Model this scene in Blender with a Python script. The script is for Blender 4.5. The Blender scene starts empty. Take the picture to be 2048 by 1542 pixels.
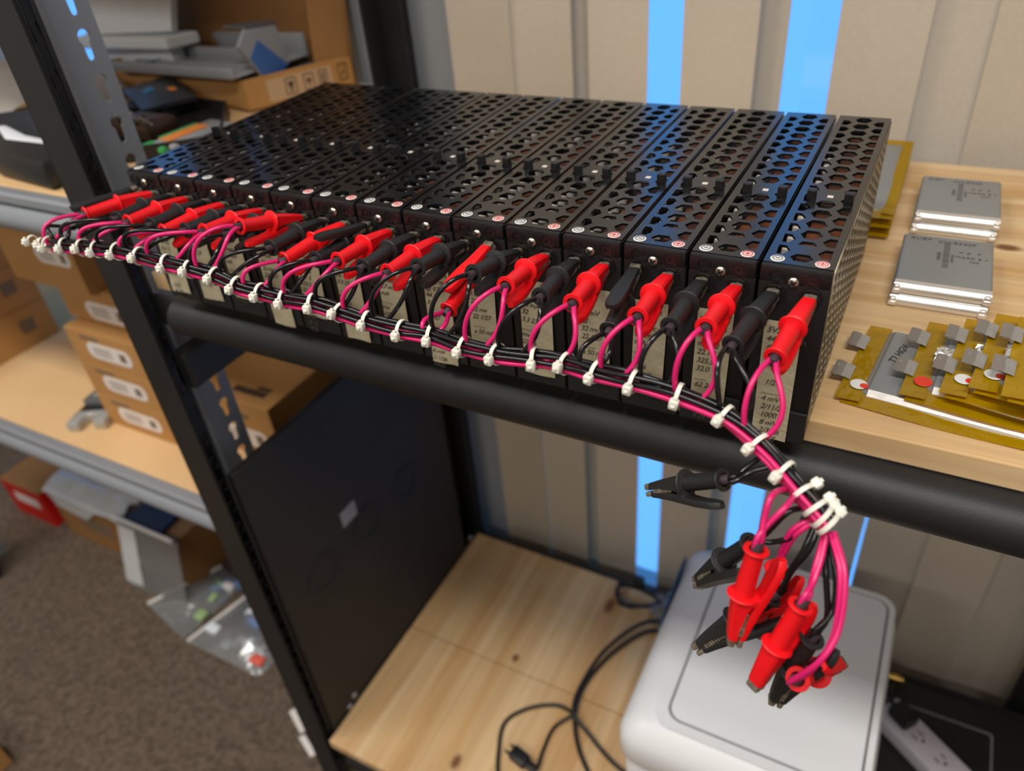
import bpy, bmesh, math, random
from mathutils import Vector, Matrix
random.seed(7)
SC = bpy.context.scene
COL = SC.collection
TRUNK=[(-0.5774,-0.0874,-0.0250),(-0.5581,-0.0871,-0.0261),(-0.5151,-0.0863,-0.0228),(-0.4747,-0.0857,-0.0193),(-0.4492,-0.0852,-0.0203),(-0.4272,-0.0847,-0.0216),(-0.4010,-0.0842,-0.0225),(-0.3799,-0.0837,-0.0245),(-0.3600,-0.0832,-0.0292),(-0.3415,-0.0828,-0.0305),(-0.3217,-0.0824,-0.0318),(-0.2973,-0.0820,-0.0306),(-0.2765,-0.0815,-0.0333),(-0.2565,-0.0811,-0.0356),(-0.2307,-0.0806,-0.0369),(-0.2091,-0.0801,-0.0364),(-0.1879,-0.0796,-0.0396),(-0.1657,-0.0790,-0.0400),(-0.1415,-0.0786,-0.0375),(-0.1225,-0.0782,-0.0365),(-0.1048,-0.0779,-0.0376),(-0.0832,-0.0775,-0.0389),(-0.0588,-0.0772,-0.0413),(-0.0333,-0.0800,-0.0458),(-0.0149,-0.0860,-0.0527),(-0.0003,-0.0951,-0.0577),(0.0112,-0.1039,-0.0613),(0.0203,-0.1091,-0.0662),(0.0269,-0.1126,-0.0704)]
TIES=[(-0.5756,-0.0874,-0.0251),(-0.5645,-0.0872,-0.0257),(-0.5532,-0.0870,-0.0257),(-0.5341,-0.0867,-0.0243),(-0.5139,-0.0863,-0.0227),(-0.4955,-0.0860,-0.0211),(-0.4727,-0.0857,-0.0194),(-0.4517,-0.0852,-0.0202),(-0.4248,-0.0847,-0.0217),(-0.4024,-0.0842,-0.0225),(-0.3799,-0.0837,-0.0245),(-0.3625,-0.0833,-0.0286),(-0.3415,-0.0828,-0.0305),(-0.3217,-0.0824,-0.0318),(-0.2981,-0.0820,-0.0306),(-0.2765,-0.0815,-0.0333),(-0.2565,-0.0811,-0.0356),(-0.2307,-0.0806,-0.0369),(-0.2102,-0.0801,-0.0364),(-0.1879,-0.0796,-0.0396),(-0.1657,-0.0790,-0.0400),(-0.1415,-0.0786,-0.0375),(-0.1225,-0.0782,-0.0365),(-0.1045,-0.0779,-0.0376),(-0.0832,-0.0775,-0.0389),(-0.0588,-0.0772,-0.0413),(-0.0333,-0.0800,-0.0458),(-0.0143,-0.0864,-0.0529),(0.0011,-0.0962,-0.0582),(0.0115,-0.1041,-0.0614),(0.0181,-0.1078,-0.0650),(0.0219,-0.1100,-0.0673),(0.0250,-0.1116,-0.0692)]
CLIPS=[
(1,'b',(-0.0303,-0.0030,-0.0155),(-0.0380,-0.0583,-0.0194),(0.0500,0.0000,-1.0000),(-0.0360,-0.0797,-0.0453),(-0.0271,-0.0820,-0.0481)),
(1,'r',(-0.0104,-0.0030,-0.0155),(-0.0166,-0.0583,-0.0219),(0.0500,0.0000,-1.0000),(-0.0220,-0.0837,-0.0500),(-0.0149,-0.0860,-0.0527)),
(2,'b',(-0.0703,-0.0030,-0.0155),(-0.0704,-0.0590,-0.0149),(0.0500,0.0000,-1.0000),(-0.0794,-0.0775,-0.0393),(-0.0676,-0.0773,-0.0404)),
(2,'r',(-0.0504,-0.0030,-0.0155),(-0.0521,-0.0588,-0.0116),(0.0500,0.0000,-1.0000),(-0.0602,-0.0772,-0.0412),(-0.0492,-0.0783,-0.0430)),
(3,'b',(-0.1103,-0.0030,-0.0155),(-0.1050,-0.0583,-0.0226),(0.0000,0.0000,1.0000),(-0.1142,-0.0781,-0.0370),(-0.1054,-0.0779,-0.0376)),
(3,'r',(-0.0904,-0.0030,-0.0155),(-0.0887,-0.0589,-0.0127),(0.0500,0.0000,-1.0000),(-0.1017,-0.0778,-0.0378),(-0.0912,-0.0776,-0.0384)),
(4,'b',(-0.1503,-0.0030,-0.0155),(-0.1462,-0.0587,-0.0116),(0.0500,0.0000,-1.0000),(-0.1641,-0.0790,-0.0398),(-0.1512,-0.0788,-0.0385)),
(4,'r',(-0.1304,-0.0030,-0.0155),(-0.1265,-0.0588,-0.0120),(0.0500,0.0000,-1.0000),(-0.1434,-0.0786,-0.0377),(-0.1268,-0.0783,-0.0367)),
(5,'b',(-0.1903,-0.0030,-0.0155),(-0.1904,-0.0580,-0.0050),(0.0500,0.0000,-1.0000),(-0.2081,-0.0801,-0.0366),(-0.2007,-0.0799,-0.0377)),
(5,'r',(-0.1704,-0.0030,-0.0155),(-0.1686,-0.0586,-0.0089),(0.0500,0.0000,-1.0000),(-0.1856,-0.0795,-0.0396),(-0.1766,-0.0793,-0.0398)),
(6,'b',(-0.2303,-0.0030,-0.0155),(-0.2296,-0.0584,-0.0072),(0.0500,0.0000,-1.0000),(-0.2517,-0.0810,-0.0358),(-0.2443,-0.0809,-0.0362)),
(6,'r',(-0.2104,-0.0030,-0.0155),(-0.2131,-0.0562,-0.0329),(0.0000,0.0000,1.0000),(-0.2152,-0.0802,-0.0365),(-0.2088,-0.0801,-0.0365)),
(7,'b',(-0.2703,-0.0030,-0.0155),(-0.2716,-0.0590,-0.0138),(0.0500,0.0000,-1.0000),(-0.2946,-0.0819,-0.0309),(-0.2773,-0.0815,-0.0332)),
(7,'r',(-0.2504,-0.0030,-0.0155),(-0.2527,-0.0589,-0.0144),(0.0500,0.0000,-1.0000),(-0.2735,-0.0814,-0.0336),(-0.2652,-0.0813,-0.0346)),
(8,'b',(-0.3103,-0.0030,-0.0155),(-0.3109,-0.0589,-0.0121),(0.0000,0.0000,1.0000),(-0.3322,-0.0826,-0.0311),(-0.3196,-0.0824,-0.0317)),
(8,'r',(-0.2904,-0.0030,-0.0155),(-0.2919,-0.0589,-0.0126),(0.0500,0.0000,-1.0000),(-0.3209,-0.0824,-0.0318),(-0.3091,-0.0822,-0.0312)),
(9,'b',(-0.3503,-0.0030,-0.0155),(-0.3493,-0.0589,-0.0124),(0.0500,0.0000,-1.0000),(-0.3745,-0.0836,-0.0258),(-0.3691,-0.0834,-0.0270)),
(9,'r',(-0.3304,-0.0030,-0.0155),(-0.3404,-0.0579,-0.0204),(0.0500,0.0000,-1.0000),(-0.3557,-0.0831,-0.0295),(-0.3437,-0.0828,-0.0303)),
(10,'b',(-0.3903,-0.0030,-0.0155),(-0.3875,-0.0585,-0.0082),(0.0500,0.0000,-1.0000),(-0.4010,-0.0842,-0.0225),(-0.3898,-0.0839,-0.0236)),
(10,'r',(-0.3704,-0.0030,-0.0155),(-0.3758,-0.0568,-0.0010),(0.0500,0.0000,-1.0000),(-0.3956,-0.0841,-0.0230),(-0.3862,-0.0838,-0.0239)),
(11,'b',(-0.4303,-0.0030,-0.0155),(-0.4308,-0.0588,-0.0113),(0.0500,0.0000,-1.0000),(-0.4645,-0.0855,-0.0197),(-0.4492,-0.0852,-0.0203)),
(11,'r',(-0.4104,-0.0030,-0.0155),(-0.4116,-0.0587,-0.0094),(0.0500,0.0000,-1.0000),(-0.4419,-0.0850,-0.0207),(-0.4201,-0.0846,-0.0218)),
(12,'b',(-0.4703,-0.0030,-0.0155),(-0.4670,-0.0588,-0.0121),(0.0500,0.0000,-1.0000),(-0.4949,-0.0860,-0.0210),(-0.4822,-0.0858,-0.0200)),
(12,'r',(-0.4504,-0.0030,-0.0155),(-0.4558,-0.0587,-0.0157),(0.0500,0.0000,-1.0000),(-0.4706,-0.0856,-0.0195),(-0.4619,-0.0854,-0.0198)),
(13,'b',(-0.5103,-0.0030,-0.0155),(-0.5049,-0.0586,-0.0121),(0.0500,0.0000,-1.0000),(-0.5366,-0.0867,-0.0244),(-0.5243,-0.0865,-0.0235)),
(13,'r',(-0.4904,-0.0030,-0.0155),(-0.4930,-0.0589,-0.0132),(0.0500,0.0000,-1.0000),(-0.5157,-0.0863,-0.0228),(-0.5093,-0.0862,-0.0223)),
(14,'b',(-0.5503,-0.0030,-0.0155),(-0.5717,-0.0536,-0.0264),(0.0000,0.0000,1.0000),(-0.5477,-0.0869,-0.0253),(-0.5378,-0.0867,-0.0245)),
(14,'r',(-0.5304,-0.0030,-0.0155),(-0.5469,-0.0565,-0.0149),(0.0500,0.0000,-1.0000),(-0.5581,-0.0871,-0.0261),(-0.5526,-0.0870,-0.0257))]
DANGLE=[
('b',(-0.0687,-0.0858,-0.1040),(-0.0253,-0.1000,-0.0716),(0.3026,-0.5036,-0.8092),[[(-0.0199,-0.0950,-0.0671),(-0.0126,-0.0869,-0.0612)],[(-0.0151,-0.0950,-0.0654),(-0.0047,-0.0920,-0.0599)]]),
('r',(-0.0044,-0.1488,-0.1269),(-0.0001,-0.1350,-0.0728),(0.9083,0.3449,-0.2367),[[(-0.0010,-0.1291,-0.0607),(0.0000,-0.1215,-0.0513),(0.0049,-0.0982,-0.0654)],[(0.0008,-0.1291,-0.0632),(0.0071,-0.1215,-0.0549),(0.0082,-0.1009,-0.0651)]]),
('b',(-0.0325,-0.1069,-0.1429),(-0.0061,-0.1150,-0.0942),(0.0384,-0.6322,-0.7738),[[(-0.0002,-0.1145,-0.0832),(0.0071,-0.1138,-0.0671),(0.0132,-0.1046,-0.0699)],[(0.0018,-0.1145,-0.0894),(0.0123,-0.1138,-0.0803),(0.0146,-0.1053,-0.0720)]]),
('r',(0.0015,-0.1150,-0.1598),(0.0085,-0.1150,-0.1042),(0.9001,0.2240,-0.3737),[[(0.0076,-0.1145,-0.0941),(0.0107,-0.1138,-0.0774),(0.0190,-0.1079,-0.0711)],[(0.0087,-0.1145,-0.0954),(0.0126,-0.1138,-0.0794),(0.0206,-0.1088,-0.0714)]]),
('b',(-0.0240,-0.1329,-0.1641),(0.0096,-0.1200,-0.1212),(0.5283,-0.3412,-0.7775),[[(0.0127,-0.1181,-0.1044),(0.0172,-0.1157,-0.0884),(0.0195,-0.1076,-0.0780)],[(0.0145,-0.1181,-0.0998),(0.0198,-0.1157,-0.0855),(0.0213,-0.1088,-0.0762)]]),
('r',(0.0102,-0.1551,-0.1468),(0.0233,-0.1400,-0.0945),(0.2955,0.6436,-0.7060),[[(0.0244,-0.1328,-0.0897),(0.0245,-0.1234,-0.0823),(0.0248,-0.1108,-0.0761)],[(0.0250,-0.1328,-0.0876),(0.0260,-0.1234,-0.0816),(0.0256,-0.1114,-0.0751)]]),
('b',(0.0196,-0.1434,-0.1705),(0.0318,-0.1400,-0.1160),(0.8864,0.1664,-0.4320),[[(0.0342,-0.1328,-0.1065),(0.0296,-0.1234,-0.0904),(0.0253,-0.1108,-0.0793)],[(0.0358,-0.1328,-0.1019),(0.0337,-0.1234,-0.0884),(0.0266,-0.1117,-0.0779)]]),
('r',(0.0451,-0.1113,-0.1690),(0.0288,-0.1520,-0.1341),(0.6934,0.6604,0.2882),[[(0.0355,-0.1560,-0.1108),(0.0400,-0.1450,-0.0986),(0.0371,-0.1300,-0.0795),(0.0286,-0.1130,-0.0723)],[(0.0338,-0.1560,-0.1168),(0.0386,-0.1450,-0.1031),(0.0353,-0.1300,-0.0804),(0.0273,-0.1126,-0.0733)]])]
CAM_C=(0.0293,-0.3910,0.2037)
CAM_R=(0.883136, 0.46218, -0.080376)
CAM_D=(0.215766, -0.55232, -0.805225)
CAM_F=(-0.416553, 0.693781, -0.587497)
CAM_PX=1525.07
# ---------------------------------------------------------------- camera, world, light, exposure
cd = bpy.data.cameras.new('camera')
cam = bpy.data.objects.new('camera', cd)
COL.objects.link(cam)
r, d, f = Vector(CAM_R), Vector(CAM_D), Vector(CAM_F)
mw = Matrix(((r.x, -d.x, -f.x, CAM_C[0]), (r.y, -d.y, -f.y, CAM_C[1]), (r.z, -d.z, -f.z, CAM_C[2]), (0, 0, 0, 1)))
cam.matrix_world = mw
cd.sensor_width = 36
cd.lens = CAM_PX / 2048 * 36
cd.clip_start = 0.02
cd.dof.use_dof = True
cd.dof.focus_distance = 0.47
cd.dof.aperture_fstop = 5.2
SC.camera = cam

world = bpy.data.worlds.new('daylight')
SC.world = world
world.use_nodes = True
bg = world.node_tree.nodes['Background']
bg.inputs['Color'].default_value = (0.19, 0.58, 1.2, 1)
bg.inputs['Strength'].default_value = 1.25

def area(name, loc, size, energy, color=(1, 0.965, 0.92), rot=(0, 0, 0)):
    l = bpy.data.lights.new(name, 'AREA')
    l.shape = 'RECTANGLE'
    l.size, l.size_y = size
    l.energy = energy
    l.color = color
    o = bpy.data.objects.new(name, l)
    o.location = loc
    o.rotation_euler = rot
    COL.objects.link(o)
    return o
# fluorescent ceiling troffers of the office (all out of frame, above and behind the camera)
for i, (x, y, e) in enumerate([(0.25, -0.75, 29), (-1.5, -0.75, 25), (0.25, -2.3, 18), (-1.5, -2.3, 18)]):
    area('ceiling_lamp', (x, y, 1.6), (1.15, 0.28), e)

SC.view_settings.view_transform = 'Standard'
SC.view_settings.look = 'None'
SC.view_settings.gamma = 1
SC.view_settings.use_curve_mapping = False
SC.view_settings.exposure = 0.0
SC.cycles.max_bounces = 8
SC.cycles.diffuse_bounces = 4
SC.cycles.glossy_bounces = 4
SC.cycles.transmission_bounces = 4
SC.cycles.transparent_max_bounces = 12
SC.cycles.sample_clamp_indirect = 4
SC.cycles.caustics_reflective = False
SC.cycles.caustics_refractive = False

# ---------------------------------------------------------------- materials
def lin(c):
    return tuple((v / 255 / 12.92) if v / 255 <= 0.04045 else ((v / 255 + 0.055) / 1.055) ** 2.4 for v in c)

def mat(name, rgb, rough=0.5, metal=0.0, noise=None, bump=None, spec=0.5, coat=0.0, emit=None):
    """noise = (scale, rgb2, contrast) second colour patches; bump = (scale, strength)"""
    m = bpy.data.materials.new(name)
    m.use_nodes = True
    nt = m.node_tree
    b = nt.nodes['Principled BSDF']
    c = lin(rgb) + (1,)
    b.inputs['Base Color'].default_value = c
    b.inputs['Roughness'].default_value = rough
    b.inputs['Metallic'].default_value = metal
    b.inputs['Specular IOR Level'].default_value = spec
    b.inputs['Coat Weight'].default_value = coat
    if noise or bump:
        tc = nt.nodes.new('ShaderNodeTexCoord')
    if noise:
        n = nt.nodes.new('ShaderNodeTexNoise')
        n.inputs['Scale'].default_value = noise[0]
        n.inputs['Detail'].default_value = 4
        nt.links.new(tc.outputs['Object'], n.inputs['Vector'])
        rp = nt.nodes.new('ShaderNodeValToRGB')
        k = noise[2] if len(noise) > 2 else 0.15
        rp.color_ramp.elements[0].position = 0.5 - k
        rp.color_ramp.elements[1].position = 0.5 + k
        rp.color_ramp.elements[0].color = c
        rp.color_ramp.elements[1].color = lin(noise[1]) + (1,)
        nt.links.new(n.outputs['Fac'], rp.inputs['Fac'])
        nt.links.new(rp.outputs['Color'], b.inputs['Base Color'])
    if bump:
        n2 = nt.nodes.new('ShaderNodeTexNoise')
        n2.inputs['Scale'].default_value = bump[0]
        n2.inputs['Detail'].default_value = 3
        nt.links.new(tc.outputs['Object'], n2.inputs['Vector'])
        bp = nt.nodes.new('ShaderNodeBump')
        bp.inputs['Strength'].default_value = bump[1]
        bp.inputs['Distance'].default_value = 0.002
        nt.links.new(n2.outputs['Fac'], bp.inputs['Height'])
        nt.links.new(bp.outputs['Normal'], b.inputs['Normal'])
    return m

def wood(name, axis, c1, c2, knots=(), scale=1.0):
    """pine: long streaks along axis, with knots (x, y, rx, ry) that belong to the boards"""
    m = bpy.data.materials.new(name)
    m.use_nodes = True
    nt = m.node_tree
    N, Lk = nt.nodes.new, nt.links.new
    b = nt.nodes['Principled BSDF']
    b.inputs['Roughness'].default_value = 0.55
    tc = N('ShaderNodeTexCoord')
    mp = N('ShaderNodeMapping')
    s = (1.6, 34, 34) if axis == 0 else (34, 1.6, 34)
    mp.inputs['Scale'].default_value = tuple(v * scale for v in s)
    Lk(tc.outputs['Object'], mp.inputs['Vector'])
    n1 = N('ShaderNodeTexNoise'); n1.inputs['Scale'].default_value = 1.0; n1.inputs['Detail'].default_value = 5
    n1.inputs['Distortion'].default_value = 0.6
    Lk(mp.outputs['Vector'], n1.inputs['Vector'])
    rp = N('ShaderNodeValToRGB')
    rp.color_ramp.elements[0].position = 0.36; rp.color_ramp.elements[1].position = 0.62
    rp.color_ramp.elements[0].color = lin(c2) + (1,); rp.color_ramp.elements[1].color = lin(c1) + (1,)
    Lk(n1.outputs['Fac'], rp.inputs['Fac'])
    mp2 = N('ShaderNodeMapping')
    s2 = (2.2, 150, 150) if axis == 0 else (150, 2.2, 150)
    mp2.inputs['Scale'].default_value = s2
    Lk(tc.outputs['Object'], mp2.inputs['Vector'])
    n2 = N('ShaderNodeTexNoise'); n2.inputs['Scale'].default_value = 1.0; n2.inputs['Detail'].default_value = 3
    Lk(mp2.outputs['Vector'], n2.inputs['Vector'])
    mr = N('ShaderNodeMapRange'); mr.inputs['From Min'].default_value = 0.3; mr.inputs['From Max'].default_value = 0.7
    mr.inputs['To Min'].default_value = 0.86; mr.inputs['To Max'].default_value = 1.05
    Lk(n2.outputs['Fac'], mr.inputs['Value'])
    mx = N('ShaderNodeMix'); mx.data_type = 'RGBA'; mx.blend_type = 'MULTIPLY'; mx.inputs['Factor'].default_value = 1
    Lk(rp.outputs['Color'], mx.inputs['A']); Lk(mr.outputs['Result'], mx.inputs['B'])
    col = mx.outputs['Result']
    for kx, ky, rx, ry in knots:
        sb = N('ShaderNodeVectorMath'); sb.operation = 'SUBTRACT'; sb.inputs[1].default_value = (kx, ky, 0)
        Lk(tc.outputs['Object'], sb.inputs[0])
        ml = N('ShaderNodeVectorMath'); ml.operation = 'MULTIPLY'; ml.inputs[1].default_value = (1 / rx, 1 / ry, 0)
        Lk(sb.outputs[0], ml.inputs[0])
        ln = N('ShaderNodeVectorMath'); ln.operation = 'LENGTH'
        Lk(ml.outputs[0], ln.inputs[0])
        kr = N('ShaderNodeMapRange'); kr.inputs['From Min'].default_value = 1.0; kr.inputs['From Max'].default_value = 0.45
        Lk(ln.outputs['Value'], kr.inputs['Value'])
        k = N('ShaderNodeMix'); k.data_type = 'RGBA'
        k.inputs['B'].default_value = lin((122, 78, 44)) + (1,)
        Lk(kr.outputs['Result'], k.inputs['Factor']); Lk(col, k.inputs['A'])
        col = k.outputs['Result']
    Lk(col, b.inputs['Base Color'])
    bp = N('ShaderNodeBump'); bp.inputs['Strength'].default_value = 0.12; bp.inputs['Distance'].default_value = 0.001
    Lk(n2.outputs['Fac'], bp.inputs['Height']); Lk(bp.outputs['Normal'], b.inputs['Normal'])
    return m

def film(name, tint, gloss=0.1, diff=None, amount=0.2, rough=0.15, bump=None):
    """thin clear plastic: tinted see-through sheet with a little sheen and haze"""
    m = bpy.data.materials.new(name)
    m.use_nodes = True
    nt = m.node_tree
    N, Lk = nt.nodes.new, nt.links.new
    out = nt.nodes['Material Output']
    nt.nodes.remove(nt.nodes['Principled BSDF'])
    t = N('ShaderNodeBsdfTransparent'); t.inputs['Color'].default_value = lin(tint) + (1,)
    g = N('ShaderNodeBsdfGlossy'); g.inputs['Roughness'].default_value = rough
    dd = N('ShaderNodeBsdfDiffuse'); dd.inputs['Color'].default_value = lin(diff or tint) + (1,)
    a = N('ShaderNodeMixShader'); a.inputs['Fac'].default_value = amount
    Lk(t.outputs[0], a.inputs[1]); Lk(dd.outputs[0], a.inputs[2])
    c = N('ShaderNodeMixShader'); c.inputs['Fac'].default_value = gloss
    Lk(a.outputs[0], c.inputs[1]); Lk(g.outputs[0], c.inputs[2])
    if bump:
        tc = N('ShaderNodeTexCoord'); n = N('ShaderNodeTexNoise'); n.inputs['Scale'].default_value = bump[0]
        Lk(tc.outputs['Object'], n.inputs['Vector'])
        bp = N('ShaderNodeBump'); bp.inputs['Strength'].default_value = bump[1]; bp.inputs['Distance'].default_value = 0.004
        Lk(n.outputs['Fac'], bp.inputs['Height'])
        Lk(bp.outputs['Normal'], g.inputs['Normal']); Lk(bp.outputs['Normal'], dd.inputs['Normal'])
    Lk(c.outputs[0], out.inputs['Surface'])
    return m

M = {}
M['black_steel'] = mat('black_steel', (29, 29, 30), 0.48, bump=(1600, 0.15))
M['black_panel'] = mat('black_panel', (27, 26, 26), 0.6, noise=(6, (36, 33, 31), 0.2))
M['grey_steel'] = mat('grey_steel', (136, 140, 146), 0.42, bump=(500, 0.1))
M['dark_slot'] = mat('dark_slot', (6, 6, 6), 0.8)
M['pine'] = wood('pine', 0, (226, 194, 148), (205, 162, 108), knots=((0.105, 0.311, 0.014, 0.008), (-0.3, 0.4, 0.02, 0.01)))
M['pine_low'] = wood('pine_low', 1, (224, 190, 142), (202, 158, 104), knots=(
    (-0.300, 0.420, 0.011, 0.024), (-0.405, 0.058, 0.009, 0.016), (-0.200, 0.440, 0.012, 0.020), (-0.405, 0.255, 0.008, 0.010), (-0.23, 0.055, 0.018, 0.016)))
M['particle'] = mat('particle', (226, 188, 138), 0.6, noise=(9, (218, 178, 126), 0.2))
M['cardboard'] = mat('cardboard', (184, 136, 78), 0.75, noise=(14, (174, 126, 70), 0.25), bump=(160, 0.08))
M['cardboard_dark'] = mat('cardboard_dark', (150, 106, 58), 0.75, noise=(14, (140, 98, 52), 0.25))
M['paper_label'] = mat('paper_label', (226, 218, 212), 0.6)
M['print'] = mat('print', (70, 52, 36), 0.7)
M['print_grey'] = mat('print_grey', (120, 100, 80), 0.7)
M['carpet'] = mat('carpet', (112, 97, 83), 0.95, noise=(85, (84, 71, 60), 0.16), bump=(260, 1.0), spec=0.1)
M['wall'] = mat('wall', (205, 200, 190), 0.8)
M['ceiling'] = mat('ceiling', (225, 222, 215), 0.9)
M['alu'] = mat('alu', (150, 152, 154), 0.4, 0.8)
M['vane'] = mat('vane', (206, 194, 176), 0.7, noise=(220, (200, 187, 168), 0.2))
M['vane_shaded'] = mat('vane_shaded', (176, 174, 170), 0.7)  # grey copy of the vane cloth: shade put into its colour
M['mod_black'] = mat('mod_black', (17, 18, 20), 0.2, noise=(40, (24, 25, 27), 0.2), spec=0.85)
M['mod_front'] = mat('mod_front', (24, 22, 23), 0.36, bump=(700, 0.15))
M['mod_foot'] = mat('mod_foot', (33, 34, 36), 0.4)
M['mod_core'] = mat('mod_core', (120, 66, 34), 0.5, noise=(60, (70, 38, 24), 0.15))
M['mod_board'] = mat('mod_board', (168, 140, 102), 0.6, noise=(50, (190, 165, 125), 0.2))
M['white_pad'] = mat('white_pad', (215, 205, 195), 0.6)
M['sticker_white'] = mat('sticker_white', (225, 224, 220), 0.5)
M['ink_black'] = mat('ink_black', (22, 22, 26), 0.6)
M['ink_red'] = mat('ink_red', (196, 44, 40), 0.6)
M['sticker_pink'] = mat('sticker_pink', (236, 214, 208), 0.5)
M['screw'] = mat('screw', (190, 180, 165), 0.3, 0.95)
M['masking'] = mat('masking', (200, 190, 160), 0.75, noise=(70, (176, 166, 136), 0.25), bump=(420, 0.3))
M['clip_red'] = mat('clip_red', (234, 12, 24), 0.45)
M['clip_black'] = mat('clip_black', (30, 30, 31), 0.5, bump=(800, 0.2))
M['sleeve'] = mat('sleeve', (58, 44, 50), 0.5)
M['jaw'] = mat('jaw', (168, 160, 146), 0.35, 0.6, noise=(300, (120, 104, 80), 0.2))
M['wire_pink'] = mat('wire_pink', (216, 30, 108), 0.35)
M['wire_black'] = mat('wire_black', (18, 18, 20), 0.2)
M['tie'] = mat('tie', (228, 226, 212), 0.35)
M['pouch'] = mat('pouch', (150, 152, 151), 0.4, 0.35, noise=(5, (143, 146, 146), 0.3))
M['foil'] = mat('foil', (236, 232, 226), 0.3, 0.75, bump=(60, 0.15))
M['nickel'] = mat('nickel', (172, 170, 166), 0.36, 0.5, bump=(300, 0.2))
M['nickel_tape'] = mat('nickel_tape', (138, 130, 122), 0.5, 0.3)
M['kapton'] = film('kapton', (240, 204, 40), 0.08, (190, 156, 0), 0.50, 0.2, bump=(90, 0.5))
M['white_plastic'] = mat('white_plastic', (236, 237, 239), 0.4, spec=0.5)
M['groove'] = mat('groove', (120, 120, 122), 0.6)
M['seal_black'] = mat('seal_black', (24, 24, 24), 0.6)
M['cord_black'] = mat('cord_black', (26, 25, 25), 0.4)
M['strip_white'] = mat('strip_white', (222, 216, 226), 0.4)
M['grey_plastic'] = mat('grey_plastic', (146, 149, 152), 0.45)
M['grey_dark'] = mat('grey_dark', (84, 88, 92), 0.5)
M['blue_surface'] = mat('blue_surface', (66, 104, 168), 0.3)
M['foam_white'] = mat('foam_white', (222, 226, 230), 0.7)
M['case_black'] = mat('case_black', (32, 31, 30), 0.45)
M['pouch_black'] = mat('pouch_black', (36, 38, 40), 0.4)
M['blue_print'] = mat('blue_print', (50, 140, 190), 0.5)
M['orange'] = mat('orange', (236, 140, 50), 0.5)
M['green'] = mat('green', (60, 168, 88), 0.5)
M['brown_part'] = mat('brown_part', (72, 50, 36), 0.4, 0.3)
M['chrome'] = mat('chrome', (178, 178, 174), 0.35, 0.3)
M['bag'] = film('bag', (222, 222, 222), 0.16, (205, 205, 205), 0.2, 0.2, bump=(26, 1.0))
M['bag_white'] = mat('bag_white', (196, 196, 196), 0.45, bump=(22, 1.0))
M['red_box'] = mat('red_box', (196, 22, 18), 0.5)
M['blue_part'] = mat('blue_part', (64, 130, 200), 0.5)
M['blue_tint'] = film('blue_tint', (120, 160, 195), 0.12, (80, 120, 160), 0.5, 0.1)
M['glass'] = film('glass', (240, 246, 255), 0.06, (200, 220, 255), 0.0, 0.05)
M['gold'] = mat('gold', (214, 176, 96), 0.3, 0.9)

# ---------------------------------------------------------------- helpers
def mesh_obj(name, me, m, parent=None):
    if m is not None and not me.materials:
        me.materials.append(m if not isinstance(m, str) else M[m])
    o = bpy.data.objects.new(name, me)
    COL.objects.link(o)
    if parent is not None:
        adopt(o, parent)
    return o

def adopt(o, parent):
    o.parent = parent
    o.matrix_parent_inverse = WORLD[parent.name].inverted() if parent.name in WORLD else Matrix.Identity(4)
WORLD = {}

def root(name, loc, label, cat, group=None, kind=None, rot=None):
    """Empty at the base of a thing; children are modelled in world coordinates unless rot is given"""
    o = bpy.data.objects.new(name, None)
    COL.objects.link(o)
    o.empty_display_size = 0.02
    o.location = loc
    WORLD[o.name] = Matrix.Translation(loc)
    o['label'] = label
    if cat: o['category'] = cat
    if group: o['group'] = group
    if kind: o['kind'] = kind
    return o

def local_root(name, matrix, label, cat, group=None):
    """Empty with a full transform; children are modelled in its local space"""
    o = bpy.data.objects.new(name, None)
    COL.objects.link(o)
    o.empty_display_size = 0.02
    o.matrix_world = matrix
    if label: o['label'] = label
    if cat: o['category'] = cat
    if group: o['group'] = group
    return o

def tag(o, label=None, cat=None, group=None, kind=None):
    if label: o['label'] = label
    if cat: o['category'] = cat
    if group: o['group'] = group
    if kind: o['kind'] = kind
    return o

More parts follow.
